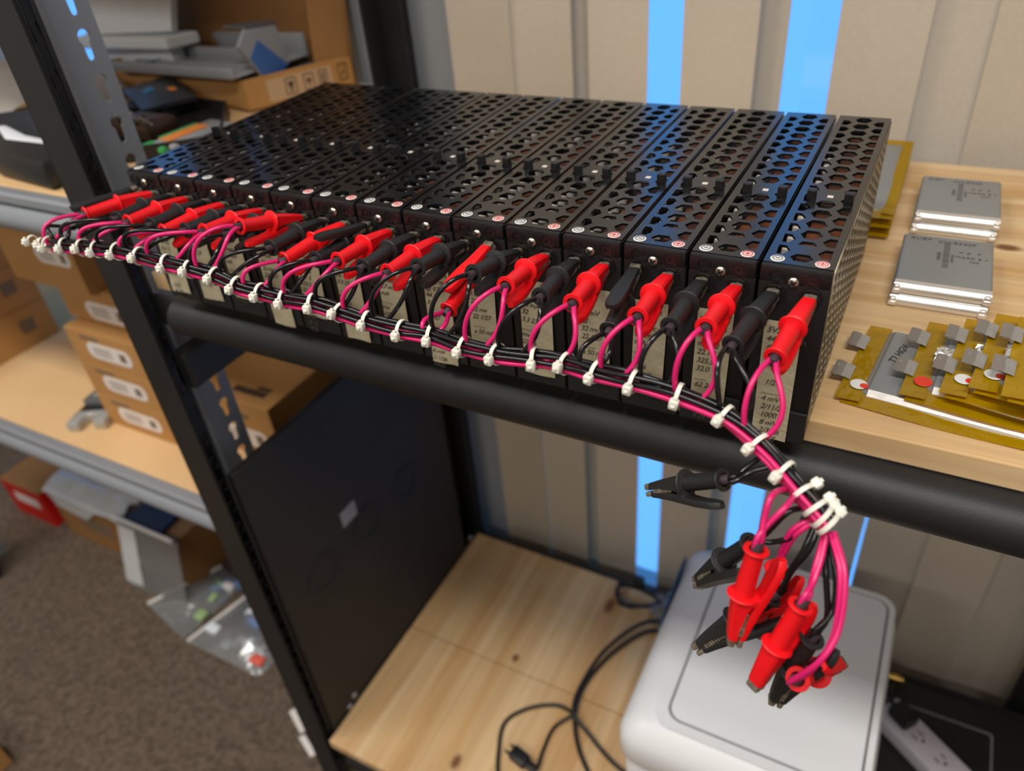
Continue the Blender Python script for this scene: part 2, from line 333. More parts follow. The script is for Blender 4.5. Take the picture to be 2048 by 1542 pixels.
class MB:
    """collects pieces of ONE part"""
    def __init__(self): self.bm = bmesh.new()
    def box(self, x0, x1, y0, y1, z0, z1, bev=0.0, seg=2, mtx=None):
        b = bmesh.new()
        bmesh.ops.create_cube(b, size=1)
        bmesh.ops.transform(b, verts=b.verts, matrix=Matrix.Translation(((x0 + x1) / 2, (y0 + y1) / 2, (z0 + z1) / 2)) @ Matrix.Diagonal((abs(x1 - x0), abs(y1 - y0), abs(z1 - z0), 1)))
        if bev > 0:
            bmesh.ops.bevel(b, geom=b.edges[:], offset=bev, segments=seg, profile=0.5, affect='EDGES')
        if mtx is not None:
            bmesh.ops.transform(b, verts=b.verts, matrix=mtx)
        self._add(b)
        return self
    def _add(self, b):
        me = bpy.data.meshes.new('t')
        b.to_mesh(me); b.free()
        self.bm.from_mesh(me)
        bpy.data.meshes.remove(me)
    def add_mesh(self, me, mtx=None):
        b = bmesh.new(); b.from_mesh(me)
        if mtx is not None: bmesh.ops.transform(b, verts=b.verts, matrix=mtx)
        self._add(b)
        return self
    def prism(self, pts, a, b2, axis='z', bev=0.0):
        """polygon pts extruded from a to b2 along axis"""
        b = bmesh.new()
        def P(u, v, w):
            return {'z': (u, v, w), 'x': (w, u, v), 'y': (u, w, v)}[axis]
        lo = [b.verts.new(P(u, v, a)) for u, v in pts]
        hi = [b.verts.new(P(u, v, b2)) for u, v in pts]
        n = len(pts)
        b.faces.new(lo[::-1]); b.faces.new(hi)
        for i in range(n):
            b.faces.new((lo[i], lo[(i + 1) % n], hi[(i + 1) % n], hi[i]))
        bmesh.ops.recalc_face_normals(b, faces=b.faces[:])
        if bev: bmesh.ops.bevel(b, geom=b.edges[:], offset=bev, segments=2, profile=0.5, affect='EDGES')
        self._add(b)
        return self
    def lathe(self, prof, mtx=None, n=20):
        """prof = [(r, h)], about local z"""
        b = bmesh.new()
        rings = []
        for r_, h in prof:
            rings.append([b.verts.new((r_ * math.cos(2 * math.pi * i / n), r_ * math.sin(2 * math.pi * i / n), h)) for i in range(n)] if r_ > 1e-7 else [b.verts.new((0, 0, h))])
        for p, q in zip(rings, rings[1:]):
            for i in range(n):
                a_, b_ = p[i % len(p)], p[(i + 1) % len(p)]
                c_, d_ = q[(i + 1) % len(q)], q[i % len(q)]
                fs = []
                for v in (a_, b_, c_, d_):
                    if v not in fs: fs.append(v)
                if len(fs) >= 3:
                    try: b.faces.new(fs)
                    except ValueError: pass
        bmesh.ops.recalc_face_normals(b, faces=b.faces[:])
        if mtx is not None: bmesh.ops.transform(b, verts=b.verts, matrix=mtx)
        self._add(b)
        return self
    def tube(self, pts, rad, n=8, closed=False, caps=True):
        b = bmesh.new()
        P = [Vector(p) for p in pts]
        rs = rad if isinstance(rad, (list, tuple)) else [rad] * len(P)
        up = None
        rings = []
        m = len(P)
        for i in range(m):
            t = (P[(i + 1) % m] - P[i - 1]) if closed else (P[min(i + 1, m - 1)] - P[max(i - 1, 0)])
            t.normalize()
            if up is None:
                up = t.orthogonal().normalized()
            up = (up - t * up.dot(t)).normalized()
            s = t.cross(up)
            rings.append([b.verts.new(P[i] + (up * math.cos(2 * math.pi * k / n) + s * math.sin(2 * math.pi * k / n)) * rs[i]) for k in range(n)])
        for i in range(m if closed else m - 1):
            p, q = rings[i], rings[(i + 1) % m]
            for k in range(n):
                b.faces.new((p[k], p[(k + 1) % n], q[(k + 1) % n], q[k]))
        if caps and not closed:
            b.faces.new(rings[0][::-1]); b.faces.new(rings[-1])
        self._add(b)
        return self
    def grid(self, fn, nu, nv, thick=0.0):
        """surface fn(u, v), u and v in 0..1; thick > 0 gives it depth along its normal"""
        b = bmesh.new()
        V = [[b.verts.new(fn(i / nu, j / nv)) for j in range(nv + 1)] for i in range(nu + 1)]
        for i in range(nu):
            for j in range(nv):
                b.faces.new((V[i][j], V[i + 1][j], V[i + 1][j + 1], V[i][j + 1]))
        if thick:
            b.normal_update()
            bmesh.ops.solidify(b, geom=b.faces[:], thickness=thick)
        self._add(b)
        return self
    def build(self, name, m, parent=None, smooth=None, mtx=None):
        me = bpy.data.meshes.new(name)
        if mtx is not None: bmesh.ops.transform(self.bm, verts=self.bm.verts, matrix=mtx)
        self.bm.to_mesh(me); self.bm.free()
        if smooth is not None:
            me.polygons.foreach_set('use_smooth', [True] * len(me.polygons))
            try: me.set_sharp_from_angle(angle=math.radians(smooth))
            except Exception: pass
        me.materials.append(M[m] if isinstance(m, str) else m)
        if parent == 'mesh': return me
        return mesh_obj(name, me, None, parent)

def catmull(P, sub=6, closed=False):
    P = [Vector(p) for p in P]
    n = len(P); out = []
    for i in range(n if closed else n - 1):
        p0 = P[(i - 1) % n] if closed or i > 0 else P[0] * 2 - P[1]
        p1, p2 = P[i], P[(i + 1) % n]
        p3 = P[(i + 2) % n] if closed or i + 2 < n else P[-1] * 2 - P[-2]
        for k in range(sub):
            t = k / sub
            out.append(0.5 * ((2 * p1) + (p2 - p0) * t + (2 * p0 - 5 * p1 + 4 * p2 - p3) * t * t + (3 * p1 - p0 - 3 * p2 + p3) * t ** 3))
    if not closed: out.append(P[-1])
    return out

def bez(a, b, c, d, n=12):
    a, b, c, d = map(Vector, (a, b, c, d))
    return [(1 - t) ** 3 * a + 3 * (1 - t) ** 2 * t * b + 3 * (1 - t) * t * t * c + t ** 3 * d for t in [i / n for i in range(n + 1)]]

def from_curve(cu):
    o = bpy.data.objects.new('tmp', cu)
    COL.objects.link(o)
    dg = bpy.context.evaluated_depsgraph_get()
    me = bpy.data.meshes.new_from_object(o.evaluated_get(dg))
    bpy.data.objects.remove(o)
    bpy.data.curves.remove(cu)
    me.materials.clear()
    return me

def plate(outer, holes, t):
    """flat plate in xy with real holes, thickness t centred on z = 0"""
    cu = bpy.data.curves.new('tmp', 'CURVE')
    cu.dimensions = '2D'; cu.fill_mode = 'BOTH'; cu.extrude = t / 2
    for loop in [outer] + holes:
        s = cu.splines.new('POLY')
        s.points.add(len(loop) - 1)
        for p, (x, y) in zip(s.points, loop): p.co = (x, y, 0, 1)
        s.use_cyclic_u = True
    return from_curve(cu)

def text_mesh(body, size, shear=0.0, space=1.0, line=1.0, align='LEFT'):
    cu = bpy.data.curves.new('tmp', 'FONT')
    cu.body = body; cu.size = size; cu.shear = shear; cu.space_character = space; cu.space_line = line
    cu.extrude = 0.00004; cu.align_x = align; cu.resolution_u = 2
    return from_curve(cu)

def basis(o, x, y, z):
    """matrix with the given axes and origin"""
    return Matrix(((x[0], y[0], z[0], o[0]), (x[1], y[1], z[1], o[1]), (x[2], y[2], z[2], o[2]), (0, 0, 0, 1)))

def copy_thing(o, name=None):
    """a thing with its parts and their sub-parts"""
    c = o.copy(); COL.objects.link(c)
    for ch in o.children:
        k = ch.copy(); COL.objects.link(k); k.parent = c
        for g in ch.children:
            q = g.copy(); COL.objects.link(q); q.parent = k
            q.matrix_parent_inverse = g.matrix_parent_inverse.copy()
        k.matrix_parent_inverse = ch.matrix_parent_inverse.copy()
    return c

def circle(cx, cy, r_, n=20, rev=False):
    p = [(cx + r_ * math.cos(2 * math.pi * i / n), cy + r_ * math.sin(2 * math.pi * i / n)) for i in range(n)]
    return p[::-1] if rev else p

def struct(o): o['kind'] = 'structure'; return o

# ================================================================ the room
FZ = -1.08            # carpet level; z = 0 is the top of the battery modules
fl = MB().box(-3.2, 2.4, -3.4, 0.6, FZ - 0.05, FZ).build('floor', 'carpet')
struct(fl); fl['label'] = 'brown flecked office carpet'
struct(MB().box(-3.2, 2.4, -3.4, 0.7, 1.66, 1.72).build('ceiling', 'ceiling'))['label'] = 'white office ceiling'
struct(MB().box(-3.25, -3.2, -3.4, 0.7, FZ, 1.66).build('wall_left', 'wall'))['label'] = 'plain off-white side wall'
struct(MB().box(2.4, 2.45, -3.4, 0.7, FZ, 1.66).build('wall_right', 'wall'))['label'] = 'plain off-white side wall by the shelving'
struct(MB().box(-3.2, 2.4, -3.45, -3.4, FZ, 1.66).build('wall_front', 'wall'))['label'] = 'plain off-white wall facing the window'
wb = MB()
wb.box(-3.2, -2.0, 0.60, 0.70, FZ, 1.66).box(1.4, 2.4, 0.60, 0.70, FZ, 1.66).box(-2.0, 1.4, 0.60, 0.70, 1.42, 1.66)
struct(wb.build('wall_back', 'wall'))['label'] = 'wall around the wide storefront window'
win = root('window_1', (-0.3, 0.62, FZ), 'wide floor-length window behind the vertical blinds', None, kind='structure')
fr = MB()
for x in (-2.0, -0.9, 0.62, 1.36):
    fr.box(x, x + 0.04, 0.605, 0.645, FZ, 1.42, 0.003)
fr.box(-2.0, 1.4, 0.605, 0.645, FZ - 0.03, FZ + 0.004, 0.003).box(-2.0, 1.4, 0.605, 0.645, 1.38, 1.42, 0.003)
fr.build('window_frame', 'alu', win)
for a, b in ((-1.96, -0.9), (-0.86, 0.62), (0.66, 1.36)):
    MB().box(a, b, 0.622, 0.627, FZ + 0.004, 1.38).build('pane', 'glass', win)

# vertical blind: every vane is its own strip hanging from the head rail
bl = root('vertical_blind', (-0.3, 0.56, 1.3), 'cream fabric vertical blind hanging in front of the window', 'blind')
MB().box(-1.95, 1.3, 0.525, 0.57, 1.3, 1.345, 0.004).build('head_rail', 'alu', bl)
def vane(x0, x1, y=0.53, yaw=0.0, swing=0.0, m='vane', top=1.3):
    w = x1 - x0
    xc = (x0 + x1) / 2
    def fn(u, v):
        s = (u - 0.5) * w
        z = FZ + 0.012 + (top - FZ - 0.004) * v
        xx = xc + s * math.cos(yaw) + swing * (z + 0.03)
        return (xx, y + s * math.sin(yaw) + 0.006 * (1 - (2 * u - 1) ** 2), z)
    o = MB().grid(fn, 6, 2, 0.0009).build('vane', m, bl, smooth=40)
    return o
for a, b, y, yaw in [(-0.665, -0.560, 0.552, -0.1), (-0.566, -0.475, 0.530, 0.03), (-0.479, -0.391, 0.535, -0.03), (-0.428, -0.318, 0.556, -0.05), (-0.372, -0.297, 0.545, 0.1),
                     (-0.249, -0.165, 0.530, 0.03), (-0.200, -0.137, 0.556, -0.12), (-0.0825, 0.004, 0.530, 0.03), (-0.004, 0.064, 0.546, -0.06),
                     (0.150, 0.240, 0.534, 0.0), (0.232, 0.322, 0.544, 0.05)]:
    vane(a, b, y, yaw, m='vane_shaded' if a < -0.6 else 'vane')
vane(0.0605, 0.156, 0.538, 0.02, swing=-0.011)
x = -0.75
while x > -1.24:
    vane(x, x + 0.089, 0.532 + 0.012 * (int(x * 100) % 2), random.uniform(-0.08, 0.1)); x -= 0.083
for k in range(9):
    vane(-1.84 + 0.026 * k, -1.751 + 0.026 * k, 0.566, 0.85)      # the far part is drawn open
x = 0.312
while x < 1.2:
    vane(x, x + 0.089, 0.532 + 0.012 * (int(x * 100) % 2), random.uniform(-0.08, 0.1)); x += 0.083

# ================================================================ black shelving rack
rk = root('shelving_rack', (-0.15, 0.25, FZ), 'black steel boltless shelving rack with pine board shelves', 'shelving')
ZT = 0.95
def slot(cy, cz, w, h): return [(cy - w / 2, cz - h / 2), (cy - w / 2, cz + h / 2), (cy + w / 2, cz + h / 2), (cy + w / 2, cz - h / 2)]
def yz_plate(me_holes, x):  # plate drawn in (y, z) put at x
    return Matrix(((0, 0, 1, x), (1, 0, 0, 0), (0, 1, 0, 0), (0, 0, 0, 1)))
def black_post(x0, x1, yf, sgn=1, inner=1):
    """folded post: front face, outer return and a slotted inner return"""
    p = MB()
    p.box(x0, x1, yf, yf + sgn * 0.002, FZ, ZT, 0.0006)
    xo, xi = (x0, x1 - 0.002) if inner > 0 else (x1 - 0.002, x0)
    p.box(xo, xo + 0.002, yf, yf + sgn * 0.04, FZ, ZT)
    holes = [slot(yf + sgn * 0.0075, z / 1000, 0.006, 0.015) for z in range(int(FZ * 1000) + 30, int(ZT * 1000) - 20, 35)]
    ya, yb = sorted((yf, yf + sgn * 0.014))
    me = plate([(ya, FZ), (yb, FZ), (yb, ZT), (ya, ZT)], holes, 0.002)
    p.add_mesh(me, yz_plate(None, xi + 0.001))
    me2 = plate([(x0 + 0.004, FZ), (x1 - 0.003, FZ), (x1 - 0.003, ZT), (x0 + 0.004, ZT)], [], 0.001)
    p.box(xi, xi + 0.0015 * inner, yf + sgn * 0.013, yf + sgn * 0.0165, FZ, ZT)
    return p.build('post', 'black_steel', rk)
black_post(-0.656, -0.612, -0.001)
black_post(-0.655, -0.609, 0.505, -1)
black_post(0.36, 0.404, -0.001, 1, -1)
black_post(0.316, 0.404, 0.505, -1, -1)
def front_beam(zt, x0=-0.578, x1=0.36):
    pts = [(0.022, zt), (0.0155, zt)]
    for k in range(15):
        t_ = math.radians(6 + 168 * k / 14)
        pts.append((0.0145 - 0.0185 * math.sin(t_), zt - 0.019 + 0.0188 * math.cos(t_)))
    pts += [(0.0155, zt - 0.038), (0.022, zt - 0.036)]
    b = MB().prism(pts, x0, x1, 'x')
    b.box(-0.612, x0, 0.013, 0.017, zt - 0.036, zt - 0.002, 0.001).box(x1, 0.39, 0.013, 0.017, zt - 0.036, zt - 0.002, 0.001)
    return b.build('front_beam', 'black_steel', rk, smooth=35)
front_beam(-0.1325)
front_beam(-0.9495 + 0.0)
for z in (-0.1325, -0.9495):
    MB().box(-0.61, 0.36, 0.478, 0.49, z - 0.03, z + (0.018 if z < -0.5 else -0.001), 0.002).build('rear_beam', 'black_steel', rk)
MB().box(-0.626, -0.604, 0.014, 0.485, -0.25, -0.207, 0.003).build('side_beam', 'black_steel', rk)
MB().box(-0.626, -0.606, 0.014, 0.485, -0.978, -0.9497, 0.003).build('side_beam', 'black_steel', rk)
MB().box(0.37, 0.392, 0.014, 0.485, -0.25, -0.207, 0.003).build('side_beam', 'black_steel', rk)
for (y0, y1) in ((0.0205, 0.3262), (0.3272, 0.497)):
    MB().box(-0.611, 0.385, y0, y1, -0.1318, -0.1134, 0.0012).build('shelf_board', 'pine', rk)
for (y0, y1) in ((0.0, 0.2345), (0.236, 0.478)):
    MB().box(-0.606, 0.128, y0, y1, -0.949, -0.9305, 0.002).build('shelf_board', 'pine_low', rk)

# black panel closing the end of the lower bay
pn = root('side_panel', (-0.613, 0.22, -0.949), 'black panel with three faint round rings closing the end of the lower bay', 'panel')
MB().box(-0.618, -0.608, 0.018, 0.432, -0.949, -0.379, 0.002).build('panel_sheet', 'black_panel', pn)
for cy, cz in ((0.098, -0.639), (0.203, -0.638), (0.3045, -0.643)):
    MB().lathe([(0.021, 0), (0.021, 0.0012), (0.0235, 0.0016), (0.0345, 0.0016), (0.037, 0.0012), (0.037, 0)], basis((-0.6082, cy, cz), (0, 1, 0), (0, 0, 1), (1, 0, 0)), 36).build('ring', 'seal_black', pn, smooth=30)
MB().box(-0.608, -0.6073, 0.154, 0.187, -0.6, -0.572).build('sticker', 'print_grey' if False else 'grey_plastic', pn)
for cy, cz in ((0.06, -0.925), (0.075, -0.915), (0.452, -0.92)):
    MB().lathe([(0, 0.004), (0.004, 0.003), (0.006, 0.0)], basis((-0.608, cy, cz), (0, 1, 0), (0, 0, 1), (1, 0, 0)), 14).build('screw', 'alu', pn, smooth=40)

# ================================================================ battery modules
PT, DP, HT = 0.040, 0.2649, 0.1133
x0, x1 = -0.0392, -0.0008
def hexa(cx, cy, xl, xr, h=0.0058, full_l=True, full_r=True):
    """hexagonal slot pointing along x; a clipped side is flat"""
    L_ = [(xl, cy)] if full_l else []
    p = []
    k = 0.0031
    p.append((xl + (k if full_l else 0), cy - h)); p.append((xr - (k if full_r else 0), cy - h))
    if full_r: p.append((xr, cy))
    p.append((xr - (k if full_r else 0), cy + h)); p.append((xl + (k if full_l else 0), cy + h))
    if full_l: p.append((xl, cy))
    return p
holes = []
pit = 0.0152
for k in range(17):
    cy = 0.0125 + pit * k
    if k == 0: holes.append(hexa(0, cy, -0.0262, -0.0135, 0.0045))
    elif k == 1: holes.append([(-0.0252, cy + 0.001), (-0.0145, cy + 0.001), (-0.0167, cy + 0.0058), (-0.023, cy + 0.0058)])
    elif k in (6,): pass
    elif cy < 0.258: holes.append(hexa(0, cy, -0.0262, -0.0138))
    sy = cy + pit / 2
    if sy < 0.257:
        holes.append(hexa(0, sy, -0.0122 - 0.0004, -0.0052, 0.0056, True, False))
        holes.append(hexa(0, sy, -0.0344, -0.0274, 0.0056, False, True))
top_me = plate([(x0 + 0.0006, 0.0035), (x1 - 0.0006, 0.0035), (x1 - 0.0006, DP), (x0 + 0.0006, DP)], holes, 0.0016)
top_me.name = 'top_cover'
# shallow dished slots in the front half are see-through to a brown pack below
hs = MB()
hs.box(x0, x0 + 0.0009, 0.004, DP, -HT, -0.0016).box(x1 - 0.0009, x1, 0.004, DP, -HT, -0.0016)
hs.box(x0, x1, 0.004, DP, -HT, -HT + 0.001).box(x0, x1, DP - 0.001, DP, -HT, -0.0016)
hs.box(x0, x1, 0.0035, DP, -0.0024, -0.0022) if False else None
house_me = hs.build('housing', 'mod_black', 'mesh')
# the outermost module shows its perforated side
hs = MB()
hs.box(x0, x0 + 0.0009, 0.004, DP, -HT, -0.0016)
hs.box(x0, x1, 0.004, DP, -HT, -HT + 0.001).box(x0, x1, DP - 0.001, DP, -HT, -0.0016)
house_open_me = hs.build('housing', 'mod_black', 'mesh')
sh = []
ry = 0.0150
for i in range(20):
    for j in range(10):
        cy = 0.013 + ry * i + (0.0 if j % 2 == 0 else ry / 2)
        cz = -0.0105 - 0.0102 * j
        if cy > DP - 0.009 or cz < -HT + 0.007: continue
        sh.append([(cy + 0.0062 * math.cos(math.pi / 3 * q), cz + 0.0047 * math.sin(math.pi / 3 * q) / 0.866) for q in range(6)])
side_me = plate([(0.004, -HT), (DP, -HT), (DP, -0.0012), (0.004, -0.0012)], sh, 0.0009)
side_me.transform(yz_plate(None, x1 - 0.00045))
fp = MB()
fp.box(x0, x1, 0.0008, 0.0045, -HT - 0.0045, -0.0098, 0.0008)
fp.box(x0 + 0.0002, x1 - 0.0002, 0.0, 0.0048, -0.0098, 0.0004, 0.0012)
for cx in (-0.0303, -0.0104):
    fp.lathe([(0.0036, 0), (0.0036, 0.0005), (0.0041, 0.0005), (0.0041, 0)], basis((cx, 0.0, -0.0055), (1, 0, 0), (0, 0, 1), (0, -1, 0)), 20)
    fp.box(cx - 0.0018, cx + 0.0018, -0.0005, 0.0003, -0.0058, -0.0052)
    fp.lathe([(0.0052, 0), (0.0052, 0.0012), (0.0064, 0.0012), (0.0064, 0)], basis((cx, 0.001, -0.0165), (1, 0, 0), (0, 0, 1), (0, -1, 0)), 20)
fp.box(-0.0109, -0.0099, -0.0005, 0.0003, -0.0073, -0.0037)
front_me = fp.build('front_panel', 'mod_front', 'mesh', smooth=35)
term_me = [MB().lathe([(0, 0.0045), (0.0022, 0.0045), (0.0028, 0.0038), (0.0028, 0)], basis((cx, 0.001, -0.0165), (1, 0, 0), (0, 0, 1), (0, -1, 0)), 14).build('terminal', 'jaw', 'mesh', smooth=40) for cx in (-0.0303, -0.0104)]
sm = MB().lathe([(0.0, 0.0014), (0.0014, 0.0014), (0.0026, 0.0009), (0.0031, 0.0)], basis((-0.0206, 0.0, -0.0082), (1, 0, 0), (0, 0, 1), (0, -1, 0)), 16)
screw_me = sm.build('screw', 'screw', 'mesh', smooth=50)
c_ = MB()
for a in (0.5, 0.5 + math.pi / 2):
    c_.box(-0.0021, 0.0021, -0.0005, 0.0005, 0.0011, 0.0016, mtx=basis((-0.0206, 0.0, -0.0082), (1, 0, 0), (0, 0, 1), (0, -1, 0)) @ Matrix.Rotation(a, 4, 'Z'))
cross_me = c_.build('cross_recess', 'ink_black', 'mesh')
def disc(cx, cy, z, r_, h): return MB().lathe([(0, h), (r_ - 0.0002, h), (r_, h * 0.5), (r_, 0)], Matrix.Translation((cx, cy, z)), 24)
stick_me = [disc(cx, 0.0083, 0.0008, 0.0039, 0.0003).build('polarity_sticker', m_, 'mesh', smooth=40) for cx, m_ in ((-0.0318, 'sticker_white'), (-0.0082, 'sticker_pink'))]
def ring(cx, r0, r1, m_, bars):
    b = MB().lathe([(r0, 0), (r0, 0.0002), (r1, 0.0002), (r1, 0)], Matrix.Translation((cx, 0.0083, 0.0011)), 24)
    for bx, by in bars: b.box(cx - bx, cx + bx, 0.0083 - by, 0.0083 + by, 0.0011, 0.0013)
    return b.build('polarity_sign', m_, 'mesh')
sign_me = [ring(-0.0318, 0.0024, 0.0028, 'ink_black', [(0.0013, 0.0003)]), ring(-0.0082, 0.0025, 0.003, 'ink_red', [(0.0017, 0.0003), (0.0003, 0.0017)])]
tab_me = [MB().box(cx - 0.0028, cx + 0.0028, 0.0930, 0.0980, -0.001, 0.0072, 0.0006).build('latch_tab', 'mod_front', 'mesh') for cx in (-0.0298, -0.0078)]
lt = MB().box(-0.0262, -0.0128, 0.0935, 0.111, -0.0012, 0.0006, 0.0006)
latch_me = lt.build('latch_plate', 'mod_front', 'mesh')
win_me = MB().box(-0.0212, -0.0176, 0.0995, 0.1033, 0.0006, 0.0009).build('latch_mark', 'white_pad', 'mesh')
core_me = MB().box(-0.0262, -0.0035, 0.012, 0.255, -0.1, -0.0105, 0.001).build('cell_pack', 'mod_core', 'mesh')
cb = MB().box(-0.0376, -0.0275, 0.012, 0.255, -0.1, -0.014, 0.001)
board_me = cb.build('pack_spacer', 'mod_front', 'mesh')
pd = MB()
for yy in (0.026, 0.042, 0.057, 0.073, 0.088, 0.118, 0.134, 0.147, 0.179, 0.192):
    pd.box(-0.0352, -0.0292, yy - 0.0028, yy + 0.0028, -0.014, -0.0085, 0.0004)
pad_me = pd.build('white_pads', 'white_pad', 'mesh')
inner_side_me = MB().box(-0.0033, -0.0026, 0.012, 0.258, -0.108, -0.006).build('pack_liner', 'mod_front', 'mesh')
foot_me = [MB().box(x0 + 0.0002, x1 - 0.0002, -0.0013, 0.001, -HT - 0.0045, -0.0945, 0.0008).build('foot', 'mod_foot', 'mesh')]
LINES = [['5V2  3.1A', '44 10 mAh', '@ 0.5A', '44 11', '3:1', '', ' 1/27', '_____', '4 mV', '2/11/26', '1000', '8 mV', '2/3/26', 'PASS'],
         ['mAh', '1.5 mAh', 'mV 32', 'mV 32', '22.1 5', '325.5', '32.0', '___', '62 24', '', '1/25', 'A 15', '4/26'],
         ['2.7 mAh', 'mAh', 'Mosaic', '2.7 mV', 'mA', '____', 'mv', '1/26', '4/41/5', '', '15 4/26'],
         ['1050', 'mAh', '11 mV', '22', '32 mv', '22 1/27', '____', 'a 50 mA', '', '4/26'],
         ['mV', '31', '40 mA', '32', '3.3 27', '____', 'mv', '27/26', '', '1/11 a']]
def strokes(lines, k):
    return text_mesh('\n'.join(lines), 0.0054, 0.3, 0.9, 1.1)
txt_me = [strokes(l, i) for i, l in enumerate(LINES)]
M['ink_faded'] = mat('ink_faded', (74, 68, 58), 0.7)
M['mod_side_reflect'] = mat('mod_side_reflect', (120, 108, 88), 0.35, 0.5)  # tan on a black panel: the pine's reflection put into the colour
def put(name, me, parent, m=None):
    o = mesh_obj(name, me, M[m] if m else None, parent)
    return o
top_me.materials.append(M['mod_black']); side_me.materials.append(M['mod_side_reflect'])
for t_ in txt_me: t_.materials.append(M['ink_faded'])
lab_spec = {1: (-0.0322, -0.0114, -0.034, -0.1172, 0), 2: (-0.0318, -0.0105, -0.034, -0.1005, 1), 3: (-0.0318, -0.0105, -0.036, -0.105, 2), 4: (-0.030, -0.0075, -0.034, -0.1035, 3), 5: (-0.032, -0.0085, -0.036, -0.109, 4),
            6: (-0.0335, -0.012, -0.036, -0.100, 3), 7: (-0.0305, -0.0085, -0.038, -0.119, 0), 8: (-0.031, -0.0095, -0.038, -0.1025, 2), 9: (-0.0325, -0.0095, -0.036, -0.116, 4), 10: (-0.031, -0.0085, -0.038, -0.103, 1),
            11: (-0.0315, -0.009, -0.038, -0.1195, 3), 12: (-0.031, -0.008, -0.038, -0.101, 2), 13: (-0.0315, -0.0085, -0.036, -0.110, 4), 14: (-0.031, -0.0085, -0.038, -0.110, 1)}
ORD = ['', 'rightmost', 'second', 'third', 'fourth', 'fifth', 'sixth', 'seventh', 'eighth', 'ninth', 'tenth', 'eleventh', 'twelfth', 'thirteenth', 'leftmost']
for i in range(1, 15):
    ox = -(i - 1) * PT
    if i == 1: lab = 'perforated black battery module at the bare pine end of the row, perforated side showing'
    elif i == 14: lab = 'perforated black battery module at the far end of the row beside the rack post'
    else: lab = 'perforated black battery module, %s counted from the bare pine end of the row' % ORD[i]
    dy = 0.0012 * math.sin(i * 2.3)
    mr = local_root('battery_module', Matrix.Translation((ox - 0.02, 0.13, -HT)), lab, 'battery module', 'perforated battery modules standing in a row')
    inv = Matrix.Translation((0.02, -0.13, HT))
    def P_(name, me, par=None, m=None):
        o = mesh_obj(name, me, M[m] if m else None)
        o.parent = par or mr
        if par is None: o.matrix_parent_inverse = inv
        return o
    P_('top_cover', top_me); P_('front_panel', front_me)
    if i == 1:
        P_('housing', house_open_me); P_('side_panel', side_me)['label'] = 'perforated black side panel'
        P_('pack_liner', inner_side_me)['label'] = 'dark liner behind the side openings'
    else:
        P_('housing', house_me)
    P_('cell_pack', core_me)['label'] = 'brown pack seen through the openings'
    P_('pack_spacer', board_me); tag(P_('white_pads', pad_me), kind='stuff')
    for t_ in term_me: P_('terminal', t_)
    s_ = P_('screw', screw_me); P_('cross_recess', cross_me, s_)
    for a, b, lb in ((stick_me[0], sign_me[0], 'white round sticker with a minus sign'), (stick_me[1], sign_me[1], 'pale round sticker with a red plus sign')):
        s_ = P_('polarity_sticker', a); s_['label'] = lb
        P_('polarity_sign', b, s_)
    for t_ in tab_me: P_('latch_tab', t_)
    s_ = P_('latch_plate', latch_me); P_('latch_mark', win_me, s_)
    for t_ in foot_me: P_('foot', t_)
    a, b, zt, zb, li = lab_spec[i]
    def lf(u, v, a=a, b=b, zt=zt, zb=zb, i=i):
        zz = zt + (zb - zt) * v
        yy = 0.0004 - 0.0034 * v - (0.0006 * math.sin(u * 5 + i) if v > 0.85 else 0)
        sl = 0.0012 * math.sin(i * 1.7) * (v - 0.5)
        return (a + (b - a) * u + sl, yy, zz)
    tl = MB().grid(lf, 4, 12, 0.0002).build('tape_label', 'masking', None)
    tl.parent = mr; tl.matrix_parent_inverse = inv; tl['label'] = 'strip of masking tape with handwritten readings'
    h = mesh_obj('handwriting', txt_me[li], None)
    h.parent = tl
    h.matrix_parent_inverse = Matrix.Identity(4)
    h.matrix_basis = basis((a + 0.0012, -0.0006, zt - 0.0075), (1, 0, 0), Vector((0, 0.0034 / (zt - zb), 1)).normalized(), Vector((0, -1, 0.0034 / (zt - zb))).normalized()) @ Matrix.Rotation(random.uniform(-0.05, 0.05), 4, 'Z')

